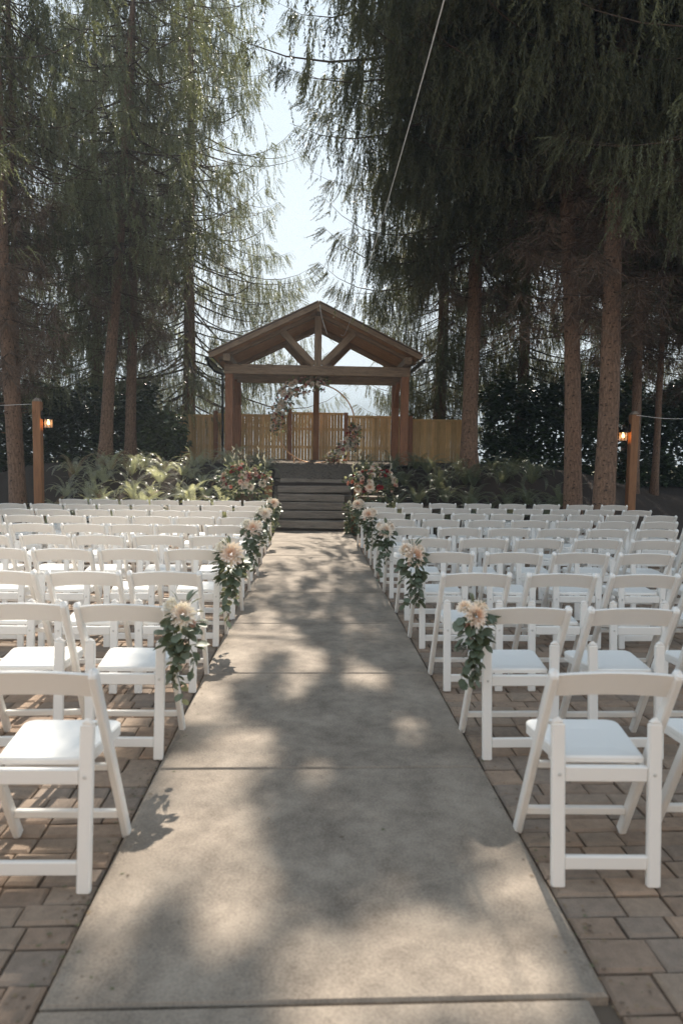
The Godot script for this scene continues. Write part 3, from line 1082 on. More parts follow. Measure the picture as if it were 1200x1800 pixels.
func build_trees() -> void:
	make_branchlets()
	gap_noise.seed = 33
	gap_noise.frequency = 1.0
	rng.seed = 34
	for g in [[.76, -2.27, 1.1], [.06, -1.79, 1.1], [.33, -1.98, 1.2], [.60, -1.82, 1.0], [-.27, -2.27, .9], [-.40, -2.78, 1.0], [-.60, -2.42, 1.1], [-.33, -3.52, 1.2], [-.55, -3.16, 1.1], [.05, -3.14, .6], [.58, -3.76, .8], [-.1, -4.44, .8], [.42, -4.58, 1.0], [-.01, -5.0, 1.1], [-.54, -5.78, 1.5], [-.22, -5.8, 1.2], [-.59, -4.98, 1.4], [-.67, -4.13, 1.4], [.1, -6.74, 1.3], [.51, -6.16, .9]]:
		gaps.append(Vector3(g[0], g[1], g[2] * .155))
	for i in 14:
		gaps.append(Vector3(rng.randf_range(-.7, .85), -rng.randf_range(5.0, 7.4), rng.randf_range(.04, .09)))
	# sunlit side
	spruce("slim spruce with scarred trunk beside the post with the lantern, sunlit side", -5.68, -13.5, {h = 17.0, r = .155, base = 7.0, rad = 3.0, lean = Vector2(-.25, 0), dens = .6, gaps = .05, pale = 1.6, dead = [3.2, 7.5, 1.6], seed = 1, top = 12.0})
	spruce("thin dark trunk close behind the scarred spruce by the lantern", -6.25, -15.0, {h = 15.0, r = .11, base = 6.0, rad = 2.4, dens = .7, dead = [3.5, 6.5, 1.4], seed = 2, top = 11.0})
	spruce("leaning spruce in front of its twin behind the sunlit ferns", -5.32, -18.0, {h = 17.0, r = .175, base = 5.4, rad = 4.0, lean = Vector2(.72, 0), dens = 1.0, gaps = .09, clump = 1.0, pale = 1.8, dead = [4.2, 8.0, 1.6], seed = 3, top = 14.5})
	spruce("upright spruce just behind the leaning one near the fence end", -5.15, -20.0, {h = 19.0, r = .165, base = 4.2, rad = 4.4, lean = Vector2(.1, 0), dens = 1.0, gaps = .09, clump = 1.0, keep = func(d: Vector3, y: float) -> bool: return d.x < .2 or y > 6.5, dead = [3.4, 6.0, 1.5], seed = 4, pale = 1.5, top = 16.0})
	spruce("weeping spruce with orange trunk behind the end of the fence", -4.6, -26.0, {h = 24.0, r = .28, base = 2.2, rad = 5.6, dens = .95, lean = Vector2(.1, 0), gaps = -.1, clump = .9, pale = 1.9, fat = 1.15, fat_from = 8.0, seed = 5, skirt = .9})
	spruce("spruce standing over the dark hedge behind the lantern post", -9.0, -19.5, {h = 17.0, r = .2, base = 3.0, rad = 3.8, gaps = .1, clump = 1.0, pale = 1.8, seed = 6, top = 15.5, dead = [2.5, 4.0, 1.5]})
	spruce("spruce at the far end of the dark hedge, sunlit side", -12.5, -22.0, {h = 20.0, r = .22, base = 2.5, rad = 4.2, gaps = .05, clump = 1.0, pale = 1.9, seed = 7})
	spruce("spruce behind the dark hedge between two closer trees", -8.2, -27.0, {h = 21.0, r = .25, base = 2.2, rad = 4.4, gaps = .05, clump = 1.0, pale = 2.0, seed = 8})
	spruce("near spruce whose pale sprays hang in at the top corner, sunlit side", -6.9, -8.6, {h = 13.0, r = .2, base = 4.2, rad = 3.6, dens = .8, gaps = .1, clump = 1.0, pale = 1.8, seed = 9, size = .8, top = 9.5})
	# shaded side
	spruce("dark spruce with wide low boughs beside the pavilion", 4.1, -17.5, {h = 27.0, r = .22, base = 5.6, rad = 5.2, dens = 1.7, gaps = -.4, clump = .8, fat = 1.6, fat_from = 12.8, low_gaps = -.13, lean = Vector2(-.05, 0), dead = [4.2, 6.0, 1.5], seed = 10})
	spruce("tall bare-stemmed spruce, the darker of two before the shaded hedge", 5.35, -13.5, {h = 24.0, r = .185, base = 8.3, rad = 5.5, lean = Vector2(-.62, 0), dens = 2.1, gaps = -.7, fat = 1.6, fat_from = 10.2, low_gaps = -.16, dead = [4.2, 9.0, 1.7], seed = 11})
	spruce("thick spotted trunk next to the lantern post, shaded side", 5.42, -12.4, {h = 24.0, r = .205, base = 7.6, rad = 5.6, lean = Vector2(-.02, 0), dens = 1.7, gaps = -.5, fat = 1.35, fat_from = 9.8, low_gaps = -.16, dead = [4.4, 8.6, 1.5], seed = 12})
	spruce("slim spruce trunk just behind the shaded lantern post", 8.15, -17.0, {h = 20.0, r = .13, base = 7.0, rad = 3.6, gaps = -.3, dead = [3.4, 8.0, 1.7], seed = 13})
	spruce("thinnest leaning trunk beyond the shaded lantern post", 8.8, -17.2, {h = 18.0, r = .09, base = 6.5, rad = 3.0, gaps = -.3, lean = Vector2(.2, 0), dead = [3.6, 7.5, 1.5], seed = 14})
	spruce("spruce at the edge of the shaded hedge, farthest from the aisle", 10.6, -18.0, {h = 22.0, r = .2, base = 5.0, rad = 4.0, gaps = -.3, dead = [3.0, 6.0, 1.7], seed = 15})
	spruce("weeping spruce behind the fence on the shaded side of the pavilion", 4.9, -26.0, {h = 22.0, r = .28, base = 2.0, rad = 3.7, gaps = -.1, pale = 1.4, seed = 16, skirt = .85})
	spruce("spruce rising behind the shaded hedge near the fence corner", 7.4, -24.0, {h = 22.0, r = .24, base = 3.0, rad = 4.2, gaps = -.05, pale = 1.5, seed = 17})
	spruce("spruce rising behind the middle of the shaded hedge", 11.5, -24.5, {h = 22.0, r = .24, base = 3.0, rad = 4.3, gaps = -.05, pale = 1.5, seed = 18})
	spruce("near spruce whose green boughs hang in at the top, shaded side", 6.6, -8.4, {h = 20.0, r = .26, base = 5.4, rad = 4.6, dens = .95, gaps = .02, clump = .9, pale = 1.3, seed = 19, bough = .6, size = .85})

# ------------------------------------------------------------------ pavilion, fence, steps
func build_steps() -> void:
	rng.seed = 55
	var root := Node3D.new()
	root.name = "garden_steps"
	add_child(root)
	tag(root, "weathered timber garden steps filled with gravel, rising from the aisle", "steps")
	var tops := [.225, .385, .55, .715, .88, 1.05]
	for i in 6:
		var z := -14.40 - .46 * i
		var y: float = tops[i]
		var a := -.74 + rng.randf_range(-.05, .03)
		var b: float = .80 + i * .035 + rng.randf_range(-.04, .05)
		if i == 3: b -= .14
		part("timber", bar_mesh(Vector3(a, y - .08, z - .07), Vector3(b, y - .08 + rng.randf_range(-.02, .02), z - .07), .14, .165, .012, Vector3(0, 0, 1)), M.step, root)
		# gravel tread behind the timber
		var st := begin()
		for k in 12:
			var x0 := lerpf(-.85, .98, k / 12.0)
			var x1 := lerpf(-.85, .98, (k + 1) / 12.0)
			var w := func(xx: float) -> float: return -.022 + .012 * sin(xx * 9.0 + i)
			quad(st, Vector3(x0, y + w.call(x0), z - .62), Vector3(x1, y + w.call(x1), z - .62), Vector3(x1, y + w.call(x1), z - .13), Vector3(x0, y + w.call(x0), z - .13))
			quad(st, Vector3(x0, y + w.call(x0), z - .13), Vector3(x1, y + w.call(x1), z - .13), Vector3(x1, y - .3, z - .13), Vector3(x0, y - .3, z - .13))
		part("tread", done(st), M.gravel, root)

func build_platform() -> void:
	# gravel floor: a slope above the steps that widens under the pavilion
	var st := begin(true)
	var noise := FastNoiseLite.new()
	noise.seed = 8
	noise.frequency = 1.3
	var P := func(x: float, z: float) -> Vector3:
		return Vector3(x, maxf(ground_height(x, z), lerpf(1.0, 1.33, smoothstep(-16.7, -18.8, z))) + .045 + noise.get_noise_2d(x, z) * .03, z)
	var z := -17.0
	while z > -22.6:
		var w := lerpf(1.05, 3.0, smoothstep(-17.6, -19.6, z))
		var w2 := lerpf(1.05, 3.0, smoothstep(-17.6, -19.6, z - .2))
		for k in 16:
			var a := k / 8.0 - 1
			var b := (k + 1) / 8.0 - 1
			quad(st, P.call(.15 + a * w2, z - .2), P.call(.15 + b * w2, z - .2), P.call(.15 + b * w, z), P.call(.15 + a * w, z))
		z -= .2
	var path := structure("gravel_path", done(st), M.gravel)
	rng.seed = 66
	var pebble := begin()
	var c := []
	for k in 6:
		var a := TAU * k / 6
		c.append(Vector3(cos(a) * rng.randf_range(.7, 1.1), rng.randf_range(-.2, .2), sin(a) * rng.randf_range(.7, 1.1)))
	for k in 6:
		tri(pebble, c[k], Vector3(.1, .6, .05), c[(k + 1) % 6])
		tri(pebble, c[(k + 1) % 6], Vector3(0, -.5, 0), c[k])
	var where := []
	var tints := []
	for i in 5200:
		var zz := -16.75 - 5.6 * pow(rng.randf(), 1.3)
		var w := lerpf(.95, 2.7, smoothstep(-17.6, -19.6, zz))
		var p: Vector3 = P.call(.15 + rng.randf_range(-1, 1) * w, zz)
		var sc := rng.randf_range(.008, .028)
		where.append(Transform3D(Basis(Vector3(rng.randf_range(-1, 1), 1, rng.randf_range(-1, 1)).normalized(), rng.randf() * TAU).scaled(Vector3(sc, sc * .7, sc)), p))
		tints.append(Color(.17, .135, .105) * rng.randf_range(.35, 1.7))
	many("stones", done(pebble), M.stone, where, tints, path)

func build_pavilion() -> void:
	rng.seed = 81
	var t := thing("pavilion", "open timber pavilion with gabled roof and king-post truss above the steps", "pavilion", Vector3(.17, 1.44, -21.0))
	var P := func(x: float, y: float, z: float) -> Vector3: return Vector3(x, y, z) - t.position
	var X0 := -2.36
	var X1 := 2.71
	var zf := -20.0
	var zr := -22.2
	for z in [zf, zr]:
		for x in [X0, X1]:
			part("post", bar_mesh(P.call(x, 1.36, z), P.call(x, 3.935, z), .225, .225, .012), M.redpost, t)
		part("tie_beam", bar_mesh(P.call(X0 - .14, 4.075, z), P.call(X1 + .14, 4.075, z), .20, .275, .012, Vector3(0, 0, 1)), M.timber, t)
		part("king_post", bar_mesh(P.call(.18, 4.215, z), P.call(.18, 5.62, z), .20, .18, .01), M.timber, t)
		for s in [-1, 1]:
			part("brace", bar_mesh(P.call(.18 + s * .12, 4.24, z + .005), P.call(.18 + s * 1.02, 5.16, z + .005), .19, .16, .01, Vector3(s * -.7, .7, 0)), M.timber, t)
			# the truss rafter under the roof
			part("truss_rafter", bar_mesh(P.call(.18 + s * .08, 5.68, z - .002), P.call(.18 + s * 2.86, 4.36, z - .002), .16, .17, .01, Vector3(0, 0, 1)), M.timber, t)
	part("post", bar_mesh(P.call(.16, 1.38, zr + .01), P.call(.16, 3.935, zr + .01), .19, .19, .01), M.cedar, t)
	for x in [X0, X1]:
		part("wall_plate", bar_mesh(P.call(x, 4.32, -19.35), P.call(x, 4.32, -22.85), .20, .20, .012), M.timber, t)
		for k in 2:
			var z0: float = zf if k == 0 else zr
			var dz := -.62 if k == 0 else .62
			part("brace", bar_mesh(P.call(x, 3.25, z0 + signf(dz) * .1), P.call(x, 3.93, z0 + dz + signf(dz) * .1), .12, .12, .01), M.redpost, t)
	# roof: closely set boards up the slope, decked over
	for s in [-1, 1]:
		var eave := 3.02 if s < 0 else 2.90
		var z := -19.42
		while z > -22.95:
			part("rafter", bar_mesh(P.call(.18 + s * .03, 5.80, z), P.call(.18 + s * (eave - .06), 5.80 - (eave - .06) * .4808, z), .085, .10, .006, Vector3(0, 0, 1)), M.rafter, t)
			z -= .165
		var n := Vector3(s * 1.5, 3.12, 0).normalized()
		var a: Vector3 = P.call(.18, 5.80, -19.30) + n * .075
		var e: Vector3 = P.call(.18 + s * eave, 5.80 - eave * .4808, -19.30) + n * .075
		part("roof_deck", bar_mesh((a + e) / 2, (a + e) / 2 + Vector3(0, 0, -3.72), eave * 1.1096, .035, .004, e - a), M.roof, t)
		part("barge_board", bar_mesh(P.call(.18 - s * .03, 5.80 + .0145 - (.001 if s > 0 else 0.0), -19.325 - (.0025 if s > 0 else 0.0)) + n * .02, P.call(.18 + s * eave, 5.80 - eave * .4808, -19.325) + n * .02, .045, .19, .006, Vector3(0, 0, 1)), M.timber, t)
		part("barge_board", bar_mesh(P.call(.18 + s * .001, 5.80, -23.0) + n * .02, P.call(.18 + s * eave, 5.80 - eave * .4808, -23.0) + n * .02, .045, .19, .006, Vector3(0, 0, 1)), M.timber, t)
		part("gutter", bar_mesh(P.call(.18 + s * (eave + .06), 5.72 - eave * .4808, -19.3), P.call(.18 + s * (eave + .06), 5.72 - eave * .4808, -23.0), .09, .085, .01), M.black, t)
	part("ridge_beam", bar_mesh(P.call(.18, 5.72, -19.36), P.call(.18, 5.72, -22.96), .10, .2, .008), M.timber, t)
	var st := begin(true)
	var d := [P.call(-2.90, 4.26, -19.45), P.call(-2.88, 4.14, -19.47), P.call(-2.75, 3.98, -19.8), P.call(-2.54, 3.9, -19.86), P.call(-2.53, 3.7, -19.87), P.call(-2.53, 1.5, -19.87)]
	tube(st, d, [.035, .035, .035, .035, .035, .035], 8)
	part("downspout", done(st), M.black, t)

func build_fence() -> void:
	rng.seed = 91
	# runs of upright boards between square posts; the middle run stands a little higher
	var runs := [[-4.55, -3.12, 2.93], [-3.12, -.70, 2.97], [-.70, 1.15, 3.06], [1.15, 3.30, 2.98], [3.30, 5.35, 2.90]]
	var names := ["plain board fence panel by the laurel at the sunlit end", "gapped fence panel behind the sunlit pavilion post", "golden middle fence panel framed by the flower hoop", "gapped fence panel behind the hoop's lower flowers", "dark fence panel between pavilion and shaded spruce"]
	for i in 5:
		var r: Array = runs[i]
		var g := 1.42
		var z := -22.75
		var t := thing("fence_panel", names[i], "fence", Vector3((r[0] + r[1]) / 2, g, z), 0, "runs of the board fence behind the pavilion")
		var P := func(x: float, y: float, zz: float) -> Vector3: return Vector3(x, y, zz) - t.position
		part("post", bar_mesh(P.call(r[0] + .001, g - .2, z + .02), P.call(r[0] + .001, r[2] + .10, z + .02), .135, .135, .012), M.redpost, t)
		var x: float = r[0] + .075
		while x < r[1] - .1:
			var w := rng.randf_range(.083, .094)
			var gap := rng.randf_range(.002, .006)
			if i in [1, 2, 3] and rng.randf() < .42: gap = rng.randf_range(.008, .017)
			w = minf(w, r[1] - .07 - x)
			part("board", bar_mesh(P.call(x + w / 2, g + rng.randf_range(.03, .06), z), P.call(x + w / 2, r[2] - .05, z), w, .018, .003), M["board%d" % (rng.randi() % 3)], t)
			x += w + gap
		part("rail", bar_mesh(P.call(r[0] + .07, r[2] - .03, z + .015), P.call(r[1] - .07, r[2] - .03, z + .015), .06, .075, .006, Vector3(0, 0, 1)), M.board1, t)
		part("rail", bar_mesh(P.call(r[0] + .07, g + .5, z - .035), P.call(r[1] - .07, g + .5, z - .035), .04, .09, .006, Vector3(0, 0, 1)), M.board0, t)
		part("rail", bar_mesh(P.call(r[0] + .07, g + 1.1, z - .035), P.call(r[1] - .07, g + 1.1, z - .035), .04, .09, .006, Vector3(0, 0, 1)), M.board0, t)

# the venue building behind the viewpoint: its sunlit wall throws warm light on the backs of the chairs
func build_house() -> void:
	var t := thing("garden_house", "low cream plastered garden house with wide eaves facing the aisle", "building", Vector3(0, 0, 9.5))
	part("wall", box_mesh(Vector3(0, 2.4, .2), Vector3(22, 4.9, .4), .01), M.plaster, t)
	part("roof", bar_mesh(Vector3(-11.6, 4.98, .1), Vector3(11.6, 4.98, .1), 1.5, .22, .02, Vector3(0, 0, 1)), M.roof, t)
	for k in 6:
		var x := -9.0 + k * 3.6
		if k == 2 or k == 3:
			var d := part("door", box_mesh(Vector3(x, 1.1, -.02), Vector3(1.1, 2.2, .08), .01), M.redpost, t)
			part("handle", box_mesh(Vector3(x + .42, 1.05, -.08), Vector3(.03, .16, .05), .004), M.black, d)
			continue
		var w := part("window", box_mesh(Vector3(x, 1.9, -.02), Vector3(1.4, 1.2, .08), .01), M.timber, t)
		part("pane", box_mesh(Vector3(x, 1.9, -.063), Vector3(1.2, 1.0, .01), .002), M.black, w)

# ------------------------------------------------------------------ hoop, arrangements, lanterns, cables
func build_hoop() -> void:
	rng.seed = 101
	var c := Vector3(.13, 2.57, -20.3)
	var R := 1.16
	var t := thing("copper_hoop", "round copper hoop standing on the gravel under the pavilion", "arch", Vector3(c.x, 1.40, c.z))
	var st := begin(true)
	var pts := []
	var rad := []
	for i in 73:
		var a := TAU * i / 72
		pts.append(Vector3(cos(a) * R, sin(a) * R + c.y - 1.40, 0))
		rad.append(.020)
	tube(st, pts, rad, 10, false)
	part("ring", done(st), M.copper, t)
	part("foot", bar_mesh(Vector3(-.62, 0, .02), Vector3(-.62, .22, .02), .025, .025, .003), M.copper, t)
	part("foot", bar_mesh(Vector3(-.45, .03, -.35), Vector3(-.45, .03, .35), .03, .03, .003, Vector3.UP), M.copper, t)
	part("foot", bar_mesh(Vector3(.45, .03, -.35), Vector3(.45, .03, .35), .03, .03, .003, Vector3.UP), M.copper, t)
	var arcs := [[76.0, 190.0, "flower garland over the upper curve of the copper hoop", 84, 420], [-74.0, -2.0, "flower garland round the lower curve of the copper hoop", 70, 340]]
	for arc in arcs:
		var g := thing("flower_garland", arc[2], "garland", c, 0, "flower garlands on the copper hoop")
		var spots := []
		var normals := []
		for i in arc[3]:
			var q: float = (i + rng.randf()) / arc[3]
			var a := deg_to_rad(lerpf(arc[0], arc[1], q))
			var thick := .10 + .17 * sin(PI * clampf(q, .08, .92))
			var o := Vector3(cos(a), sin(a), 0)
			var w := rng.randf_range(-1, 1)
			spots.append(o * (R + w * thick) + Vector3(0, 0, (1 - absf(w)) * .10 + rng.randf_range(-.02, .04)))
			normals.append((Vector3(0, .15, .9) + o * w * .9 + Vector3(rng.randf_range(-.3, .3), rng.randf_range(-.3, .3), 0)).normalized())
		flower_mass(g, spots, normals, ["rose_blush", "rose_white", "rose_blush", "dahlia_pale", "rose_coral", "rose_red", "dahlia"], .068, arc[4], .11)
		# sprigs past the ends
		var tips := []
		for i in 46:
			var q := rng.randf_range(-.07, 1.07)
			var a := deg_to_rad(lerpf(arc[0], arc[1], q))
			var o := Vector3(cos(a), sin(a), 0)
			tips.append(Transform3D(aim(o * rng.randf_range(-.8, 1) + Vector3(rng.randf_range(-.6, .6), rng.randf_range(-.8, .4), rng.randf_range(-.2, .6)), rng.randf() * 2, rng.randf_range(.08, .15)), o * (R + rng.randf_range(-.16, .17))))
		many("foliage", MESH.leaf, M.limeleaf, tips, [], g)

func arrangement(label: String, at: Vector3, seed_: int) -> void:
	rng.seed = seed_
	var t := thing("flower_arrangement", label, "flower arrangement", at, 0, "large flower arrangements flanking the steps")
	# a low urn that carries the flowers
	var st := begin(true)
	lathe(st, [Vector2(.001, -.45), Vector2(.20, -.45), Vector2(.23, -.40), Vector2(.26, -.1), Vector2(.27, -.06), Vector2(.24, -.06), Vector2(.001, -.10)], 20)
	part("planter", done(st), M.wicker, t)
	var spots := []
	var normals := []
	for i in 44:
		var d := Vector3(rng.randfn() * .8, rng.randfn() * .6 + .35, absf(rng.randfn()) * .8 + .15).normalized()
		if d.y < -.25: d.y = -.25
		spots.append(Vector3(d.x * .50, .17 + d.y * .37, d.z * .32))
		normals.append((d + Vector3(0, .1, .35)).normalized())
	flower_mass(t, spots, normals, ["rose_blush", "rose_white", "dahlia_pale", "dahlia", "rose_coral", "rose_red", "rose_blush", "rose_red"], .075, 330, .13)
	# tall plumes and loose sprigs
	var pl := []
	for i in 70:
		var k := i % 7
		var b := Vector3(-.40 + .13 * k, .40 + .09 * ((k * 3) % 4), -.02)
		pl.append(Transform3D(aim(Vector3(rng.randf_range(-.6, .6), 1.2, rng.randf_range(-.5, .5)), rng.randf() * 3, rng.randf_range(.06, .11)), b + Vector3(rng.randf_range(-.02, .02), rng.randf_range(-.15, .2), rng.randf_range(-.02, .02))))
	many("plumes", MESH.leaf_thin, M.plume, pl, [], t)
	# greenery that falls below the rim
	var low := []
	for i in 150:
		var a := rng.randf() * TAU
		low.append(Transform3D(aim(Vector3(cos(a), rng.randf_range(-1.2, .1), sin(a)), rng.randf() * 3, rng.randf_range(.07, .13)), Vector3(cos(a) * rng.randf_range(.2, .48), rng.randf_range(-.42, .05), absf(sin(a)) * .34)))
	many("foliage", MESH.leaf, M.darkleaf, low, [], t)

func greenery(label: String, at: Vector3, h: float, seed_: int, lime: bool) -> void:
	rng.seed = seed_
	var t := thing("greenery_garland", label, "garland", at)
	var A := []
	var B := []
	for i in 230:
		var y := rng.randf_range(-h, .05)
		var r := lerpf(.16, .10, -y / h) * sqrt(rng.randf())
		var a := rng.randf() * TAU
		var tr := Transform3D(aim(Vector3(cos(a), rng.randf_range(-1, .4), sin(a) + .3), rng.randf() * 3, rng.randf_range(.06, .10)), Vector3(cos(a) * r, y, .10 + sin(a) * r))
		if lime and rng.randf() < .55: A.append(tr)
		else: B.append(tr)
	if A.size(): many("foliage", MESH.leaf, M.limeleaf, A, [], t)
	many("foliage", MESH.leaf, M.darkleaf, B, [], t)
	for i in 4:
		var f := rng.randf_range(-.1, .1)
		part("rose", MESH.rose_white, M.petal, t, Vector3(f, .04 - i * .04, .16), look_up(Vector3(f * 4, .4, 1), 0, .05))

func lantern_post(label: String, lamp_label: String, x: float, z: float, top: float, s: int) -> void:
	var g := ground_height(x, z)
	var t := thing("cedar_post", label, "post", Vector3(x, g, z), 0, "square cedar posts with lanterns")
	part("shaft", bar_mesh(Vector3(0, -.1, 0), Vector3(0, top - g - .035, 0), .145, .145, .010), M.cedar, t)
	part("cap", bar_mesh(Vector3(0, top - g - .037, 0), Vector3(0, top - g + .03, 0), .143, .143, .012, Vector3.RIGHT, .075, .10), M.step, t)
	# lantern on the side that looks to the aisle
	var y := top - .30
	var l := thing("wall_lantern", lamp_label, "lantern", Vector3(x + s * .073, y, z + .01), 0, "black wall lanterns on the cedar posts")
	part("back_plate", bar_mesh(Vector3(s * .008, -.06, 0), Vector3(s * .008, .09, 0), .016, .07, .004), M.black, l)
	var st := begin(true)
	var hook := []
	for i in 13:
		var a := PI * 1.05 * i / 12
		hook.append(Vector3(s * (.075 - .055 * cos(a)), .085 + .055 * sin(a), 0))
	hook.append(Vector3(s * .128, .055, 0))
	hook.append(Vector3(s * .125, .02, 0))
	var rr := []
	for i in hook.size(): rr.append(.007)
	tube(st, hook, rr, 8)
	part("hook", done(st), M.black, l)
	var c := Vector3(s * .125, 0, 0)
	st = begin(true)
	lathe(st, [Vector2(.098, -.062), Vector2(.10, -.052), Vector2(.075, -.028), Vector2(.04, -.004), Vector2(.016, .006), Vector2(.012, .03), Vector2(.001, .032)], 24, c)
	part("roof", done(st), M.black, l)
	st = begin(true)
	lathe(st, [Vector2(.074, -.215), Vector2(.074, -.062)], 24, c)
	part("glass", done(st), M.glass, l)
	for k in 8:
		var a := TAU * k / 8
		var o := c + Vector3(cos(a) * .078, 0, sin(a) * .078)
		part("bar", bar_mesh(o + Vector3(0, -.215, 0), o + Vector3(0, -.06, 0), .006, .006, .001), M.black, l)
	st = begin(true)
	lathe(st, [Vector2(.001, -.232), Vector2(.084, -.232), Vector2(.084, -.214), Vector2(.001, -.214)], 24, c)
	part("base", done(st), M.black, l)
	st = begin(true)
	lathe(st, [Vector2(.001, -.165), Vector2(.028, -.155), Vector2(.036, -.13), Vector2(.026, -.10), Vector2(.014, -.08), Vector2(.014, -.062)], 16, c)
	part("bulb", done(st), M.bulb, l)
	var lamp := OmniLight3D.new()
	lamp.name = "lantern_light"
	lamp.light_color = Color(1.0, .62, .26)
	lamp.light_energy = .02
	lamp.light_size = .03
	lamp.omni_range = 8
	lamp.omni_attenuation = 2
	lamp.shadow_enabled = true
	lamp.position = c + Vector3(0, -.13, 0)
	l.add_child(lamp)

func cable(called: String, label: String, pts: Array, r: float, m: Material) -> void:
	var st := begin(true)
	var c := Curve3D.new()
	for i in pts.size():
		var tan_: Vector3 = (pts[mini(i + 1, pts.size() - 1)] - pts[maxi(i - 1, 0)]) / 6.0
		c.add_point(pts[i], -tan_, tan_)
	c.bake_interval = .25
	var p := Array(c.get_baked_points())
	var rr := []
	for i in p.size(): rr.append(r)
	tube(st, p, rr, 6)
	var o := part(numbered(called), done(st), m, self)
	tag(o, label, "cable")

func build_details() -> void:
	M.plume = leafy(Color(.62, .56, .46), .7, .5)
	build_hoop()
	arrangement("large blush and red flower arrangement by the sunlit ferns beside the steps", Vector3(-1.34, .86, -14.35), 111)
	arrangement("large blush and red flower arrangement in shade beside the steps", Vector3(1.30, .82, -14.35), 112)
	# short posts at the foot of the steps
	for s in [[-.90, -14.75, 1.08, "short weathered post between the steps and the sunlit arrangement"], [1.02, -14.75, 1.02, "short weathered post behind the shaded flower arrangement"], [-.86, -14.0, .52, "low post at the foot of the steps under lime greenery"], [.93, -14.0, .55, "low post at the foot of the steps under dark greenery"]]:
		var p := thing("step_post", s[3], "post", Vector3(s[0], 0, s[1]), 0, "short posts flanking the steps")
		part("shaft", bar_mesh(Vector3(0, -.2, 0), Vector3(0, s[2] - .04, 0), .16, .16, .012), M.cedar, p)
		part("cap", bar_mesh(Vector3(0, s[2] - .042, 0), Vector3(0, s[2] + .02, 0), .158, .158, .014, Vector3.RIGHT, .10, .10), M.cedar, p)
	greenery("lime and white greenery falling from the low post, sunlit side", Vector3(-.88, .62, -13.92), .62, 121, true)
	greenery("dark greenery falling from the low post, shaded side", Vector3(.86, .62, -13.92), .60, 122, false)
	lantern_post("square cedar post with rounded grey cap among the sunlit chairs' far end", "black lantern lit on the cedar post near the scarred trunk", -5.06, -13.0, 2.55, 1)
	lantern_post("square cedar post standing by the thick spotted trunk in shade", "black lantern glowing orange on the shaded cedar post", 5.95, -12.45, 2.46, -1)
	cable("overhead_cable", "long pale cable strung overhead from the pavilion along the aisle", [Vector3(.80, 5.02, -19.45), Vector3(.90, 4.93, -18.6), Vector3(.98, 4.95, -13.0), Vector3(.99, 5.0, -8.0), Vector3(.96, 5.05, -4.0), Vector3(.9, 5.4, 3.0), Vector3(.8, 6.0, 10.0)], .006, M.cable)
	cable("gable_cord", "short pale cord hanging from the gable peak", [Vector3(.21, 5.78, -19.24), Vector3(.26, 5.45, -19.22), Vector3(.42, 4.98, -19.24)], .010, M.cable)
	cable("string_wire", "thin wire leaving the sunlit cedar post towards the scarred trunk", [Vector3(-5.13, 2.46, -12.93), Vector3(-6.4, 2.40, -12.6), Vector3(-8.5, 2.6, -12.0)], .005, M.cable)
	cable("string_wire", "thin wire leaving the shaded cedar post away from the aisle", [Vector3(5.95, 2.41, -12.36), Vector3(6.9, 2.36, -12.2), Vector3(9.0, 2.65, -12.0)], .005, M.cable)
	var row_z := {1: -3.36, 3: -5.42, 5: -7.40, 7: -9.42, 9: -11.68}
	for r in row_z:
		var z: float = row_z[r]
		for s in [-1, 1]:
			var x := -.905 + .285 if s < 0 else 1.09 - .275
			var words_ := "peach dahlia bouquet tied to the aisle chair, %s block, %s row from the steps" % ["sunlit" if s < 0 else "shaded", ordinal(10 - r)]
			bouquet(Vector3(x, .72, z + .03), -s, words_, 130 + r * 2 + (1 if s > 0 else 0), 1.0 + .25 * (1 if r > 2 else 0))

func build_litter() -> void:
	# dry needles and bits of leaf on the ground
	rng.seed = 160
	var st := begin()
	for k in 3:
		var a := k * 1.1
		var d := Vector3(cos(a), 0, sin(a))
		var n := Vector3(-d.z, 0, d.x) * .08
		quad(st, d * -.5 + n + Vector3(0, .05, 0), d * .5 + n * .3 + Vector3(0, .12, 0), d * .5 - n * .3 + Vector3(0, .12, 0), d * -.5 - n + Vector3(0, .05, 0))
	var where := []
	var tints := []
	for i in 3600:
		var z := -1.2 - 12.5 * pow(rng.randf(), 1.4)
		var x: float
		if rng.randf() < .45: x = (-.74 if rng.randf() < .5 else .875) + rng.randfn() * .06      # gathers along the slab edges
		else: x = rng.randf_range(-5, 6)
		if x > -.72 and x < .86 and rng.randf() < .8: continue
		var sc := rng.randf_range(.007, .022)
		where.append(Transform3D(Basis(Vector3.UP, rng.randf() * TAU).scaled(Vector3(sc, sc, sc)), Vector3(x, .013 if x > -.72 and x < .86 else .004, z)))
		tints.append([Color(.16, .10, .055), Color(.09, .06, .04), Color(.22, .16, .09), Color(.10, .11, .05)][rng.randi() % 4])
	many("fallen_needles", done(st), M.stone, where, tints, self)

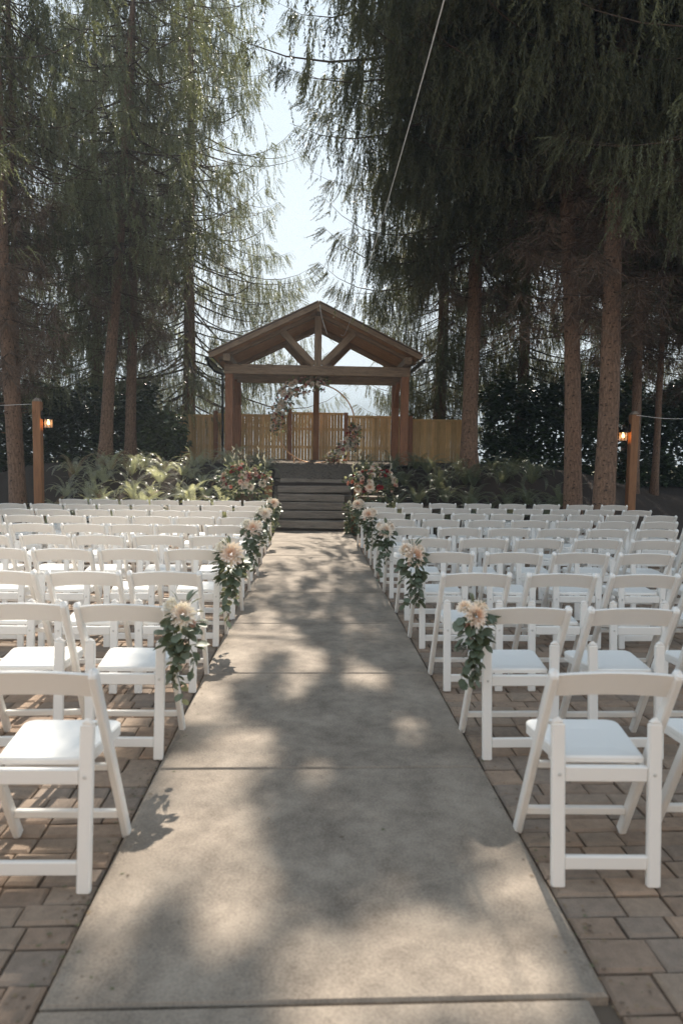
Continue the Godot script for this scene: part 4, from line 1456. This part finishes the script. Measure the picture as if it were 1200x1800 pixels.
func build_plants() -> void:
	for k in 4: MESH["frond%d" % k] = frond_mesh(40 + k, 1.5 + .45 * k)
	MESH.cluster = leaf_cluster(50, 9, .16)
	rng.seed = 140
	var names := ["silvery sunlit fern on the bank", "fern with rusty dead fronds on the bank"]
	# sunlit bank
	for row in 5:
		for k in 10:
			var x: float = -1.35 - k * .45 - (.2 if row % 2 else 0.0) + rng.randf_range(-.22, .22)
			var z: float = -13.95 - row * .95 + rng.randf_range(-.4, .4)
			if row == 0 and k < 2: continue
			var dry := (k + row) % 3 == 0
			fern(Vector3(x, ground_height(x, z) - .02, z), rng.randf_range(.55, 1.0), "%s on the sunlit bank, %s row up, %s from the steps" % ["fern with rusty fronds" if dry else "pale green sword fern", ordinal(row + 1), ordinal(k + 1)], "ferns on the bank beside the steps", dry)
	for row in 4:
		for k in 7:
			var x: float = 1.75 + k * .62 + (.25 if row % 2 else 0.0) + rng.randf_range(-.25, .25)
			var z: float = -14.2 - row * 1.15 + rng.randf_range(-.4, .4)
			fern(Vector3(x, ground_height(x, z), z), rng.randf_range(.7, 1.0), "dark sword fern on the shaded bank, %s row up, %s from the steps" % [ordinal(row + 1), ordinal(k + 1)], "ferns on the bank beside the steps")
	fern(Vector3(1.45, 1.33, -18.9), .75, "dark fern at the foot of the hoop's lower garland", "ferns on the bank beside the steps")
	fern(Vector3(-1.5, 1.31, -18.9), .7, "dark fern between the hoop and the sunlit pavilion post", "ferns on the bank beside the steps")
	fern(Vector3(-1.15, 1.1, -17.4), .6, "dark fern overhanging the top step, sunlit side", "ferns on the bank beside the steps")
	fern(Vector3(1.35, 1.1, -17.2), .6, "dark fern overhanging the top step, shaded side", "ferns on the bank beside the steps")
	shrub("laurel_shrub", "bright-leaved laurel shrub in front of the fence end", Vector3(-4.55, 1.3, -21.2), Vector3(.85, .85, .6), 420, Color(.10, .135, .05), 151)
	hedge("tall dark laurel hedge behind the leaning twin trunks", -15.0, -4.9, -21.8, 1.6, 1.0, 4.3, 4200, 152, -.42)
	hedge("tall dark laurel hedge behind the bare trunks, shaded side", 5.5, 17.0, -21.5, 1.6, .7, 4.6, 4600, 153, -.22)

func build_hills() -> void:
	var air := FogMaterial.new()
	air.density = .0075
	air.albedo = Color(.84, .92, .98)
	var mist := FogVolume.new()
	mist.name = "valley_haze"
	mist.shape = RenderingServer.FOG_VOLUME_SHAPE_BOX
	mist.size = Vector3(900, 40, 150)
	mist.position = Vector3(0, 17, -335)
	mist.material = air
	mist.set_meta("kind", "stuff")
	add_child(mist)
	# wooded hills far beyond the fence
	var noise := FastNoiseLite.new()
	noise.seed = 17
	noise.frequency = .006
	var top := func(x: float, k: int) -> float:
		return (38.0 + 26.0 * k) + noise.get_noise_2d(x, k * 900.0) * 14.0
	for k in 2:
		var st := begin(true)
		var z := -420.0 - 260.0 * k
		var x := -700.0
		while x < 700:
			for j in 6:
				var f0 := j / 6.0
				var f1 := (j + 1) / 6.0
				var a := Vector3(x, top.call(x, k) * sin(f0 * PI / 2), z - f0 * 120)
				var b := Vector3(x + 20, top.call(x + 20, k) * sin(f0 * PI / 2), z - f0 * 120)
				var c := Vector3(x + 20, top.call(x + 20, k) * sin(f1 * PI / 2), z - f1 * 120)
				var d := Vector3(x, top.call(x, k) * sin(f1 * PI / 2), z - f1 * 120)
				quad(st, d, c, b, a)
			x += 20
		structure("wooded_hill", done(st), M.hill)
	# conifers that cover the nearer hill
	var st := begin()
	for j in 4:
		var y0 := .15 + j * .21
		var r := .30 - j * .065
		for i in 7:
			var a := TAU * i / 7
			var b := TAU * (i + 1) / 7
			tri(st, Vector3(cos(a) * r, y0, sin(a) * r), Vector3(0, y0 + .34, 0), Vector3(cos(b) * r, y0, sin(b) * r))
	var mesh := done(st)
	rng.seed = 18
	var places := []
	for i in 1500:
		var x := rng.randf_range(-260, 260)
		var f := sqrt(rng.randf())
		var s := rng.randf_range(5, 13)
		places.append(Transform3D(Basis().scaled(Vector3(s * .8, s, s * .8)), Vector3(x, top.call(x, 0) * sin(f * PI / 2) - .8, -420 - f * 120)))
	var forest := many("forest", mesh, M.hill, places, [], self)
	tag(forest, "hazy conifer forest on the far hill beyond the fence", "forest")

# ------------------------------------------------------------------
func _ready() -> void:
	# camera
	var cam := Camera3D.new()
	cam.name = "camera"
	cam.transform = Transform3D(Basis(Vector3(.9989, .0144, .0449), Vector3(-.0109, .9970, -.0767), Vector3(-.0459, .0761, .9960)).orthonormalized(), EYE)
	var lens := CameraAttributesPhysical.new()
	lens.frustum_focal_length = 16.0
	lens.frustum_far = 3000.0
	lens.frustum_near = .05
	lens.frustum_focus_distance = 12.0
	lens.exposure_aperture = 1.7
	cam.attributes = lens
	cam.fov = 73.74
	cam.near = .05
	cam.far = 3000
	add_child(cam)
	# sky and air
	var env := Environment.new()
	env.background_mode = Environment.BG_SKY
	var sky := ProceduralSkyMaterial.new()
	sky.sky_top_color = Color(.40, .51, .62)
	sky.sky_horizon_color = Color(.74, .775, .80)
	sky.sky_curve = 1.2
	sky.ground_horizon_color = Color(.5, .47, .42)
	sky.ground_bottom_color = Color(.3, .27, .24)
	sky.sun_angle_max = 14.0
	sky.sun_curve = .08
	sky.sky_energy_multiplier = 1.0
	env.sky = Sky.new()
	env.sky.sky_material = sky
	env.tonemap_mode = Environment.TONE_MAPPER_LINEAR
	env.tonemap_exposure = 2.2
	env.sdfgi_enabled = true
	env.ssao_enabled = true
	env.ssil_enabled = true
	env.fog_enabled = true
	env.fog_density = .0024
	env.volumetric_fog_enabled = true
	env.volumetric_fog_density = 0.0
	env.fog_light_color = Color(.86, .90, .93)
	var world := WorldEnvironment.new()
	world.name = "world"
	world.environment = env
	add_child(world)
	# sun: beyond the pavilion, high
	var sun := DirectionalLight3D.new()
	sun.name = "sun"
	sun.light_energy = 1.6
	sun.light_color = Color(1.0, .96, .90)
	sun.light_angular_distance = .53
	sun.shadow_enabled = true
	var e := deg_to_rad(SUN_ELEVATION)
	var a := deg_to_rad(SUN_AZIMUTH)
	to_sun = Vector3(sin(a) * cos(e), sin(e), -cos(a) * cos(e))
	sun.basis = Basis.looking_at(-Vector3(sin(a) * cos(e), sin(e), -cos(a) * cos(e)))
	add_child(sun)

	make_materials()
	make_flower_meshes()
	build_ground()
	build_hills()
	build_paving()
	build_aisle()
	build_steps()
	build_platform()
	build_fence()
	build_pavilion()
	build_house()
	build_plants()
	build_trees()
	build_chairs()
	build_details()
	build_litter()
